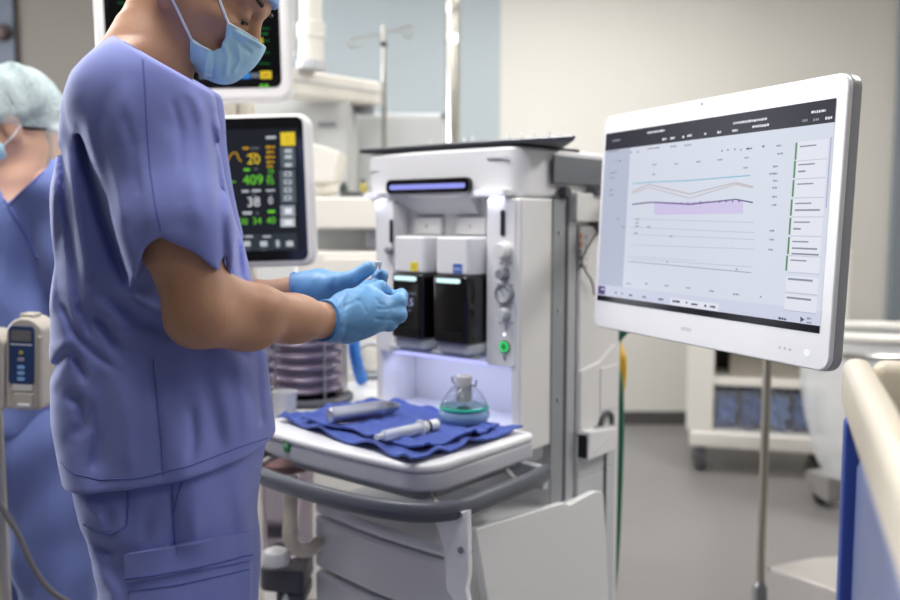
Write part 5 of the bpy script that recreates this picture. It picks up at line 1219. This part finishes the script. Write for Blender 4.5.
# tall grey cabinet and white box behind
cg = thing('tall_cabinet', 'tall pale grey cabinet behind the monitors below the white boom', 'cabinet', tuple(P(280, 300, 3.6))[:2] + (0,))
GC = mat('pale_grey_cabinet', 'c3c4c2', .45, var=.02)
a = P(190, 92, 3.5); b = P(349, 92, 3.5)
MB().box((a.x, 3.5, .05), (b.x, 3.82, a.z), .01, 3).build('carcass', GC, cg, world=True)
m = MB(); m.box((a.x + .01, 3.482, .08), (b.x - .008, 3.5, a.z - .02), .004); dr = m.build('door', GC, cg, world=True)
m = MB(); pxbox(m, 318, 122, 336, 127, 3.475, .008, .002); m.build('handle', MGREY, dr, world=True)
MB().box((a.x, 3.5, 0), (b.x, 3.80, .05)).build('plinth', DGREY, cg, world=True)
cw_ = thing('white_cabinet', 'white cabinet standing right of the pale grey one', 'cabinet', tuple(P(398, 300, 3.9))[:2] + (0,))
a = P(352, 113, 3.85); b = P(444, 113, 3.85)
WB = mat('soft_white_cabinet', 'dcdfe0', .4, var=.015)
MB().box((a.x, 3.85, .05), (b.x, 4.3, a.z), .012, 3).build('carcass', WB, cw_, world=True)
MB().box((a.x + .012, 3.835, .08), (b.x - .012, 3.85, a.z - .018), .004).build('door', WB, cw_, world=True)
m = MB(); pxbox(m, 441, 112, 446, 118, 3.83, .02, .003); m.build('hinge', MGREY, cw_, world=True)
MB().box((a.x + .02, 3.86, 0), (b.x - .02, 4.28, .05)).build('plinth', DGREY, cw_, world=True)
# ceiling boom
bo = thing('ceiling_boom', 'white ceiling boom with a column and a long horizontal arm', 'equipment boom', tuple(P(312, 0, 3.3))[:2] + (ZC,))
Yb = 3.25
m = MB(); c = P(311, 30, Yb); s = Yb / F
m.lathe([(11 * s, P(0, -999, Yb).z * 0 + ZC - .005), (11 * s, P(0, 22, Yb).z), (13.5 * s, P(0, 24, Yb).z), (13.5 * s, P(0, 38, Yb).z), (12 * s, P(0, 40, Yb).z), (12 * s, P(0, 63, Yb).z), (0, P(0, 63, Yb).z)], (c.x, Yb, 0), UZ, 32); m.build('column', W_, bo, world=True)
m = MB(); m.lathe([(15 * s, P(0, 62, Yb).z), (15 * s, P(0, 70, Yb).z), (0, P(0, 70, Yb).z)], (c.x, Yb, 0), UZ, 32); m.build('collar', LGREY, bo, world=True)
m = MB(); m.lathe([(8 * s, P(0, -30, Yb).z), (8 * s, P(0, 52, Yb).z), (6 * s, P(0, 54, Yb).z), (0, P(0, 54, Yb).z)], (P(289.5, 0, Yb).x, Yb + .02, 0), UZ, 20); m.box((P(289, 0, Yb).x, Yb, P(0, -30, Yb).z), (c.x, Yb + .04, P(0, -20, Yb).z)); m.build('cable_sleeve', LGREY, bo, world=True)
A0 = [P(262, 66, 3.15), P(262, 95, 3.15)]; A1 = [P(368, 83, 3.75), P(368, 107, 3.75)]
m = MB(); dd = (A1[0] - A0[0]); nn = Vector((-dd.y, dd.x, 0)).normalized() * .07
v = [A0[0] - nn, A0[0] + nn, A0[1] + nn, A0[1] - nn, A1[0] - nn, A1[0] + nn, A1[1] + nn, A1[1] - nn]
bmm = bmesh.new(); vv = [bmm.verts.new(x) for x in v]; [bmm.faces.new([vv[i] for i in f]) for f in ((0, 1, 2, 3), (4, 5, 6, 7), (0, 1, 5, 4), (1, 2, 6, 5), (2, 3, 7, 6), (3, 0, 4, 7))]; bmesh.ops.recalc_face_normals(bmm, faces=bmm.faces[:]); bmesh.ops.bevel(bmm, geom=bmm.edges[:], offset=.016, segments=3, affect='EDGES', profile=.5); m.bm(bmm); AR = m.build('arm', W_, bo, world=True)
m = MB(); m.tube([A0[0].lerp(A0[1], .45) - nn * 1.02, A1[0].lerp(A1[1], .45) - nn * 1.02], .004, 6); m.build('arm_groove', LGREY, AR, world=True)
m = MB(); m.lathe([(.05, 0), (.05, .03), (0, .03)], (A1[1].x - .02, A1[1].y - .03, A1[1].z - .032), UZ, 20); m.build('arm_joint', MGREY, AR, world=True)
# IV pole behind the machine
ip = thing('iv_pole', 'thin steel IV pole with two hooks against the blue wall', 'IV pole', tuple(P(384, 300, 3.62))[:2] + (0,))
Yi = 3.62; xb = P(384, 100, Yi).x; s = Yi / F
MB().tube([(xb, Yi, .08), (xb, Yi, P(0, 80, Yi).z), (xb, Yi, P(0, 26, Yi).z)], [.012, .011, .009], 16).build('pole', STEEL, ip, world=True)
MB().box((xb - .012, Yi - .016, P(0, 47, Yi).z), (xb + .012, Yi + .012, P(0, 42, Yi).z), .003).build('clamp', BLACK, ip, world=True)
for pts in (((382, 34), (366, 37), (352, 39), (349, 43), (352, 47), (358, 48), (361, 44)), ((386, 33), (398, 30), (410, 26), (413, 31), (410, 37), (405, 36), (403, 32))):
    m = MB(); m.tube(spline([P(*q, Yi) for q in pts], 5), .0042, 8); m.build('hook', STEEL, ip, world=True)
m = MB()
for k in range(5):
    a = 2 * pi * k / 5; m.tube([(xb, Yi, .10), (xb + cos(a) * .11, Yi + sin(a) * .11, .065)], .011, 8)
m.lathe([(.03, .08), (.03, .13), (.012, .14)], (xb, Yi, 0), UZ, 16); m.build('base', STEEL, ip, world=True)
for k in range(5):
    a = 2 * pi * k / 5; MB().ball((xb + cos(a) * .11, Yi + sin(a) * .11, .03), (.022, .022, .03)).build('caster', RUBBER, ip, world=True)
# polished pole floor to ceiling
pp = thing('support_pole', 'polished steel pole running from floor to ceiling before the blue wall', 'pole', tuple(P(452.5, 300, 4.6))[:2] + (0,))
xp = P(452.5, 80, 4.6).x
MB().tube([(xp, 4.6, .005), (xp, 4.6, ZC - .003)], .036, 24).build('tube', mat('pole_steel', 'c4c0b8', .25, metal=1.0, var=.25, scale=4), pp, world=True)
for py in (14, 45): 
    z = P(0, py, 4.6).z; MB().lathe([(.0365, z), (.040, z + .004), (.040, z + .05), (.0365, z + .054)], (xp, 4.6, 0), UZ, 24).build('collar', CHROME, pp, world=True)
MB().lathe([(.075, 0), (.075, .01), (.04, .018)], (xp, 4.6, 0), UZ, 24).build('floor_flange', CHROME, pp, world=True)
# dark cupboard behind the second person
dc = thing('wooden_cupboard', 'dark brown cupboard in the gap between the two people', 'cupboard', tuple(P(100, 300, 5.1))[:2] + (0,))
a = P(48, 103, 5.0); b = P(150, 103, 5.0)
MB().box((a.x, 5.0, .0), (b.x, 5.43, a.z - .04), .006).build('carcass', BROWN, dc, world=True)
MB().box((a.x - .02, 4.98, a.z - .04), (b.x + .02, 5.43, a.z), .006).build('cupboard_top', RUBBER, dc, world=True)
MB().box((a.x + .02, 4.985, .1), ((a.x + b.x) / 2 - .005, 5.0, a.z - .06), .003).build('door', mat('brown_door', '6a5040', .5, var=.15), dc, world=True)
MB().box(((a.x + b.x) / 2 + .005, 4.985, .1), (b.x - .02, 5.0, a.z - .06), .003).build('door', mat('brown_door', '6a5040', .5, var=.15), dc, world=True)
wl = thing('wall_hook', 'small dark wall bracket high at the left edge', 'wall bracket', tuple(P(2, 33, 5.43)))
m = MB(); m.ball((0, 0, 0), (.055, .05, .05), 14); m.build('knob', mat('dark_maroon', '3a2a2a', .4, var=.1), wl); MB().lathe([(.035, .0), (.035, .02), (.02, .028)], (0, .012, 0), UY, 18).build('backplate', RUBBER, wl)
# ================================================================== supply cart, stands, bins at right
Yc = 4.45; x0, x1 = P(692, 440, Yc).x, P(832, 440, Yc).x
CWm = mat('cart_white', 'e2dfd8', .45, var=.02)
sc = thing('supply_cart', 'white open shelf cart on casters holding blue bundles', 'cart', (x0, Yc, 0))
YAW = radians(-15)
def yawed(x, y): d_ = Vector((x - x0, y - Yc, 0)); return (x0 + d_.x * cos(YAW) - d_.y * sin(YAW), Yc + d_.x * sin(YAW) + d_.y * cos(YAW))
zb0, zb1 = P(0, 446, Yc).z, P(0, 430, Yc).z
MB().box((x0 - .015, Yc - .02, zb0), (x1 + .015, Yc + .5, zb1), .015, 3).build('base', CWm, sc, world=True)
ztop = 1.12
xl = P(713, 400, Yc).x
for xa, xb_ in ((P(697, 0, Yc).x, xl), (x1 - .09, x1)):
    MB().box((xa, Yc + .002, zb1), (xb_, Yc + .48, ztop), .012, 3).build('side_panel', CWm, sc, world=True)
MB().box((xl - .01, Yc + .46, zb1), (x1 - .08, Yc + .48, ztop)).build('back_panel', mat('cart_back_grey', '8f8a84', .5, var=.04), sc, world=True)
MB().box((P(696, 0, Yc).x, Yc - .01, ztop), (x1, Yc + .5, ztop + .03), .01).build('cart_top', CWm, sc, world=True)
for py in (381, 340):
    z = P(0, py, Yc).z; MB().box((xl, Yc + .005, z - .018), (x1 - .09, Yc + .46, z + .018), .004).build('shelf', CWm, sc, world=True)
MB().box((xl + .003, Yc + .012, zb1 + .005), (x1 - .092, Yc + .018, P(0, 388, Yc).z)).build('clear_front', mat('cart_clear_front', 'eef2fa', .05, var=0, alpha=.08), sc, world=True)
for px in (699, 816):
    for dy in (.06, .42):
        c = P(px, 460, Yc); c.y = Yc + dy; z = .075; m = MB()
        m.lathe([(.0, -.02), (.06, -.02), (.072, -.012), (.072, .012), (.06, .02), (0, .02)], (c.x, c.y, .073), Vector((1, .3, 0)), 22); co_ = m.build('caster', mat('caster_rubber', '56565a', .45, var=.08), sc, world=True)
        m = MB(); m.box((c.x - .035, c.y - .03, .08), (c.x + .035, c.y + .03, zb0), .008); m.build('caster_fork', MGREY, co_, world=True)
def bundle(c, sx, sy, sz, seed, label, m_):
    t = thing('linen_bundle', label, 'linen bundle', c, YAW, group='blue bundles in the cart'); rnd = random.Random(seed); ph = [rnd.uniform(0, 6) for _ in range(6)]
    b = bmesh.new(); bmesh.ops.create_cube(b, size=1); bmesh.ops.subdivide_edges(b, edges=b.edges[:], cuts=9, use_grid_fill=True)
    for v in b.verts:
        d = v.co * 2; r = max(1e-6, (abs(d.x) ** 4 + abs(d.y) ** 4 + abs(d.z) ** 4) ** .25); d /= r
        n = 1 + .09 * sin(9 * d.x + ph[0] + 4 * d.z) + .09 * sin(8 * d.z + ph[1] + 3 * d.x) + .05 * sin(14 * d.y + ph[2] + 9 * d.z)
        v.co = Vector((d.x * sx / 2 * n, d.y * sy / 2 * n, max(0, (d.z * n + 1) * sz / 2)))
    MB().bm(b).build('wrap', m_, t, wn=False, sharp=60)
    MB().lathe([(sy * .2, 0), (sy * .24, .004), (sy * .2, .008)], (0, -sy * .46, sz * .5), -UY, 14).build('tape', MASKE, t) if False else None
lin_m = [mat('linen_blue_a', '4666a4', .8, var=.15, scale=14, bump=.4, bscale=60), mat('linen_blue_b', '3a5590', .8, var=.15, scale=14, bump=.4, bscale=60), mat('linen_blue_c', '6b83b4', .8, var=.15, scale=14, bump=.4, bscale=60)]
xs = [(xl + .066, 'blue linen bundle at the left end of the cart shelf'), (xl + .19, 'blue linen bundle second from the left on the cart shelf'), (xl + .318, 'blue linen bundle behind the thin steel pole'), (xl + .445, 'blue linen bundle at the right end of the cart shelf')]
for k, (x, lab) in enumerate(xs): bundle((*yawed(x, Yc + .2), zb1 + .001), .104, .3, .19 + .02 * (k % 2), 20 + k, lab, lin_m[k % 3])
zsh = P(0, 381, Yc).z + .019
gb = thing('storage_box', 'dim grey box standing on the upper cart shelf', 'box', (*yawed(xl + .28, Yc + .25), zsh), YAW); MB().box((-.2, -.12, 0), (.2, .12, .13), .006).build('case', mat('taupe_box', 'a39c93', .6, var=.05), gb); MB().box((-.205, -.125, .131), (.205, .125, .15), .006).build('lid', mat('taupe_lid', 'b0a99f', .6, var=.05), gb)
sc.rotation_euler.z = YAW
# instrument stand with the steel pole
Ys = 2.55; xs_ = P(763.5, 480, Ys).x; s = Ys / F
st = thing('instrument_stand', 'steel stand whose thin pole rises behind the display', 'instrument stand', (xs_, Ys, 0))
MB().tube([(xs_, Ys, P(0, 583, Ys).z), (xs_, Ys, P(0, 284, Ys).z)], 4.3 * s, 20).build('pole', mat('stand_steel', 'a5a097', .3, metal=.9, var=.05, scale=20), st, world=True)
z = P(0, 592, Ys).z; MB().lathe([(4 * s, z - .04), (6.5 * s, z - .035), (7.5 * s, z - .02), (7.5 * s, z + .012), (5.5 * s, z + .025), (4.4 * s, z + .032)], (xs_, Ys, 0), UZ, 20).build('collar', DSTEEL, st, world=True)
MB().tube([(xs_, Ys, .05), (xs_, Ys, z)], 5.5 * s, 16).build('lower_post', DSTEEL, st, world=True)
zt_ = P(0, 284, Ys).z; MB().box((xs_ - .10, Ys - .14, zt_), (xs_ + .16, Ys + .16, zt_ + .02), .006).build('top_tray', STEEL, st, world=True)
zp = P(770, 566, Ys).z; q = [G(*t, zp) for t in ((768, 567), (815, 558), (850, 556), (960, 560), (960, 640), (838, 592), (800, 579))]
MB().prism([(p.x, p.y) for p in q], (0, 0, zp - .012), UX, UY, UZ, .014, .003).build('lower_shelf', mat('shelf_steel', 'cfc9c5', .28, metal=.6, var=.04), st, world=True)
for a in (20, 140, 260):
    x, y = xs_ + cos(radians(a)) * .25, Ys + sin(radians(a)) * .25
    MB().tube([(xs_, Ys, .07), (x, y, .06)], .014, 10).build('foot', DSTEEL, st, world=True)
    MB().ball((x, y, .03), (.024, .024, .03)).build('caster', RUBBER, st, world=True)
# linen hamper with a clear bag
Yh = 3.7; hx = P(878, 335, Yh).x; zr = P(0, 337, Yh).z; rr = .315
hm = thing('waste_hamper', 'steel hamper stand with a hanging clear plastic bag at right', 'hamper', (hx, Yh, 0))
m = MB(); m.tube([(hx + cos(2 * pi * k / 40) * rr, Yh + sin(2 * pi * k / 40) * rr * .75, zr + .02) for k in range(40)], .022, 10, closed=True); m.build('top_ring', mat('hamper_white', 'dedcd6', .35, var=.03), hm, world=True)
m = MB(); m.tube([(hx + cos(2 * pi * k / 40) * rr * 1.04, Yh + sin(2 * pi * k / 40) * rr * .78, zr - .05) for k in range(40)], .012, 10, closed=True); m.build('lower_ring', STEEL, hm, world=True)
prof = [(rr * 1.0, zr), (rr * .99, zr - .06), (rr * .97, zr - .2), (rr * .90, zr - .35), (rr * .78, zr - .50), (rr * .60, zr - .60), (rr * .3, zr - .635)]
rows = []
for j, (r, z) in enumerate(prof):
    rows.append([Vector((hx + cos(a) * r * (1 + .035 * j / 3 * sin(9 * a + j)), Yh + sin(a) * r * .75 * (1 + .035 * j / 3 * sin(7 * a + j)), z)) for a in [2 * pi * k / 64 for k in range(65)]])
m = MB(); m.grid(rows); m.build('bag', FILM, hm, world=True, wn=False)
for k, a in enumerate((300, 20)):
    x, y = hx + cos(radians(a)) * rr, Yh + sin(radians(a)) * rr * .75
    m = MB(); m.tube([(x, y, zr), (x, y, .10)], .011, 10); m.build('leg', STEEL, hm, world=True)
    m = MB(); m.lathe([(0, -.016), (.04, -.016), (.045, 0), (.04, .016), (0, .016)], (x, y, .045), Vector((1, .4, 0)), 18); m.build('caster', RUBBER, hm, world=True)
c = G(822, 504, 0)
m = MB(); m.lathe([(0, -.02), (.042, -.02), (.048, -.012), (.048, .012), (.042, .02), (0, .02)], (c.x, c.y, .048), Vector((1, .4, 0)), 22); cw2 = m.build('caster', RUBBER, hm, world=True)
m = MB(); m.prism(rpoly([(-.07, .03), (.02, .05), (.075, .10), (.075, .15), (-.06, .15)], .02), (c.x - .04, c.y - .03, 0), Vector((-.39, .92, 0)), UZ, Vector((.92, .39, 0)), .085, .008); m.build('caster_hood', mat('caster_hood', '9b9896', .45, var=.05), cw2, world=True)
m = MB(); m.tube([(c.x, c.y, .12), (c.x + .28, c.y, .12), (c.x + .28, c.y, zr - .05)], .012, 10); m.build('leg', STEEL, hm, world=True)
# blue cart with an ivory rim, close to the camera
f0, n0 = G(842, 362, 1.15), G(905, 512, 1.15); e_ = (n0 - f0); e_.z = 0; Lb = .62; e_.normalize(); sd2 = Vector((-e_.y, e_.x, 0)); 
if sd2.x < 0: sd2 = -sd2
bn_ = thing('blue_cart', 'blurred blue cart with a raised ivory rim close at the right edge', 'cart', (f0.x + sd2.x * .25 + e_.x * .3, f0.y + sd2.y * .25 + e_.y * .3, 0))
def bw(a, b, z): return Vector((f0.x, f0.y, 0)) + e_ * a + sd2 * b + UZ * z
Wb = .46
for (a0, b0, a1, b1) in ((-.0, .0, Lb, .028), (-.0, Wb - .028, Lb, Wb), (0, .028, .028, Wb - .028), (Lb - .028, .028, Lb, Wb - .028)):
    m = MB(); m.obox(bw((a0 + a1) / 2, (b0 + b1) / 2, 1.128), e_, sd2, UZ, (a1 - a0, b1 - b0, .056), .012, 3); m.build('rim', RIMC, bn_, world=True)
m = MB(); m.obox(bw(Lb / 2, Wb / 2, 1.075), e_, sd2, UZ, (Lb - .056, Wb - .056, .012)); m.build('cart_top', mat('taupe_liner', '8d857a', .5, var=.05), bn_, world=True)  # plain taupe top set below the ivory rim
m = MB(); m.obox(bw(Lb / 2 + .01, Wb / 2, .60), e_, sd2, UZ, (Lb - .05, Wb - .03, .92), .01); m.build('body', BINSIDE, bn_, world=True)
for a_2, b_2 in ((.02, .016), (Lb - .02, .016), (.02, Wb - .016), (Lb - .02, Wb - .016)):
    m = MB(); m.obox(bw(a_2, b_2, .60), e_, sd2, UZ, (.032, .026, .99), .006); m.build('corner_post', BINBLUE, bn_, world=True)
    m = MB(); m.lathe([(0, -.016), (.045, -.016), (.05, 0), (.045, .016), (0, .016)], bw(min(max(a_2, .06), Lb - .06), min(max(b_2, .05), Wb - .05), .05), sd2, 20); m.tube([bw(min(max(a_2, .06), Lb - .06), min(max(b_2, .05), Wb - .05), .05), bw(min(max(a_2, .06), Lb - .06), min(max(b_2, .05), Wb - .05), .145)], .012, 8); m.build('caster', RUBBER, bn_, world=True)
bb_ = thing('blue_glove_box', 'blurred pale blue box standing inside the ivory rim', 'box', tuple(bw(.07, .20, 1.0815))); m = MB(); m.obox(bw(.075, .22, 1.125), e_, sd2, UZ, (.07, .13, .085), .006); m.build('carton', mat('carton_blue', '7d86d8', .6, var=.05), bb_, world=True); m = MB(); m.obox(bw(.075, .22, 1.1675), e_, sd2, UZ, (.03, .07, .004)); m.build('opening', mat('carton_white', 'e4e6f2', .6, var=0), bb_, world=True)
# ================================================================== infusion pumps on a pole at the far left
Yp = 1.75
ps = thing('pump_stand', 'upright pole carrying the beige pumps at the left edge', 'IV pole', tuple(P(-9, 300, Yp + .09))[:2] + (0,)); px_, py_ = ps.location.x, ps.location.y
MB().tube([(px_, py_, .08), (px_, py_, 1.75)], .0125, 14).build('pole', STEEL, ps, world=True); MB().lathe([(.03, .06), (.03, .12), (.0125, .13)], (px_, py_, 0), UZ, 16).build('hub', STEEL, ps, world=True)
for k in range(5):
    a = 2 * pi * k / 5 + .3; m = MB(); m.tube([(px_, py_, .09), (px_ + cos(a) * .15, py_ + sin(a) * .15, .06)], .011, 8); m.ball((px_ + cos(a) * .15, py_ + sin(a) * .15, .03), (.022, .022, .03), 10); m.build('foot', STEEL, ps, world=True)
rl_ = radians(-3)
def pump(cx, cy, wpx, hpx, label, full):
    c = P(cx, cy, Yp); s = Yp / F; ex = Vector((cos(rl_), 0, -sin(rl_) * -1)); ez = Vector((-ex.z, 0, ex.x)); t = thing('infusion_pump', label, 'infusion pump', tuple(c), group='pumps at the left edge'); w, h = wpx * s, hpx * s
    q = lambda x, y: (x * s, -y * s)
    m = MB(); m.prism(rpoly([(-w / 2, -h / 2), (w / 2, -h / 2), (w / 2, h / 2 - .02), (w / 2 - .016, h / 2 - .006), (w * .12, h / 2), (-w * .12, h / 2), (-w / 2 + .012, h / 2 - .008), (-w / 2, h / 2 - .025)], [.008, .014, .008, .006, .004, .004, .006, .008], 4), c, ex, ez, UY, .07, .006, 3); B = m.build('case', PUMPB, t, world=True)
    m = MB(); m.obox(c + UY * .0585, ex, ez, UY, (.05, .06, .034), .006); m.build('pole_clamp', DGREY, t, world=True)
    if not full: 
        m = MB(); m.prism(rrect(w * .7, h * .6, .008), c + ez * h * .1, ex, ez, -UY, .004, .001); m.build('face_panel', PUMPF, t, world=True); return
    m = MB(); m.prism(rrect(25.5 * s, 59 * s, .008, 4, *q(-2.0, -9)), c, ex, ez, -UY, .004, .001); Fp = m.build('face_panel', PUMPF, t, world=True)
    m = MB(); m.prism(rrect(20 * s, 11 * s, .003, 3, *q(-2, -29)), c - UY * .004, ex, ez, -UY, .001); m.build('display_window', mat('pump_lcd', '6d6a68', .2, var=.05), Fp, world=True)
    m = MB(); m.prism(rrect(22 * s, 1.5 * s, .001, 2, *q(-2, -20)), c - UY * .004, ex, ez, -UY, .0006); m.build('divider', LGREY, Fp, world=True)
    for y, mt, w2 in ((-12, mat('pump_yellow_mark', 'b0a545', .5, var=0), 4), (-5, mat('pump_grey_key', '8d8f92', .5, var=0), 7), (3, mat('pump_blue_key', '7fa8d2', .5, var=0), 7.5), (9, mat('pump_blue_key', '7fa8d2', .5, var=0), 7.5), (15, mat('pump_blue_key', '7fa8d2', .5, var=0), 7.5)):
        m = MB(); m.prism(rrect(w2 * s, 4 * s, .003, 3, *q(-2, y)), c - UY * .004, ex, ez, -UY, .0016, .0004); m.build('key', mt, Fp, world=True)
    m = MB(); m.prism(rrect(20 * s, 7 * s, .003, 3, *q(-1, 24)), c, ex, ez, -UY, .004, .001); m.build('label_strip', mat('pump_pale_label', 'd2cdc4', .5, var=.02), t, world=True)
    m = MB(); m.prism(rrect(20 * s, 17 * s, .005, 4, *q(0, 38)), c, ex, ez, -UY, .006, .002); dl = m.build('door_latch', PUMPB, t, world=True)
    m = MB(); m.prism(rrect(13 * s, 4 * s, .003, 4, *q(2, 42)), c - UY * .006, ex, ez, -UY, .006, .002); m.build('latch_lever', LGREY, dl, world=True)
    m = MB(); m.prism(rrect(5 * s, 74 * s, .004, 4, *q(16.3, 7)), c, ex, ez, -UY, .008, .003); m.build('side_grip', mat('pump_grip', 'a59d92', .5, var=.03), t, world=True)
    m = MB(); m.prism(rrect(14 * s, 5 * s, .004, 4, *q(-1, -48)), c + UY * .01, ex, ez, UY, .04, .003); m.build('carry_handle', PUMPB, t, world=True)
pump(24, 364, 38, 94, 'beige infusion pump with navy keypad hanging before the second person', True)
pump(-17, 371, 42, 82, 'second beige pump, cut off by the left picture edge', False)
hose('cable', 'dark grey cable sagging across the second person\'s trousers', 'cable', [P(-20, 470, 1.80), P(0, 505, 1.80), P(18, 534, 1.80), P(32, 565, 1.80), P(48, 588, 1.81), P(68, 602, 1.83), P(90, 610, 1.85)], .006, CABLE)
# ================================================================== camera and view
cam = bpy.data.cameras.new('camera'); co = bpy.data.objects.new('camera', cam); COL.objects.link(co)
co.location = (0, 0, CH); co.rotation_euler = (pi / 2 - TILT, 0, 0)
cam.sensor_width = 36; cam.lens = F * 36 / 900; cam.clip_start = .05
cam.dof.use_dof = True; cam.dof.focus_distance = 1.2; cam.dof.aperture_fstop = (F * 36 / 900) / 12.0
SC.camera = co
SC.view_settings.view_transform = 'Standard'; SC.view_settings.look = 'None'; SC.view_settings.gamma = 1; SC.view_settings.use_curve_mapping = False
SC.view_settings.exposure = 0.0
SC.cycles.use_denoising = True; SC.cycles.max_bounces = 10; SC.cycles.transparent_max_bounces = 16; SC.cycles.transmission_bounces = 8
SC.cycles.sample_clamp_indirect = 6
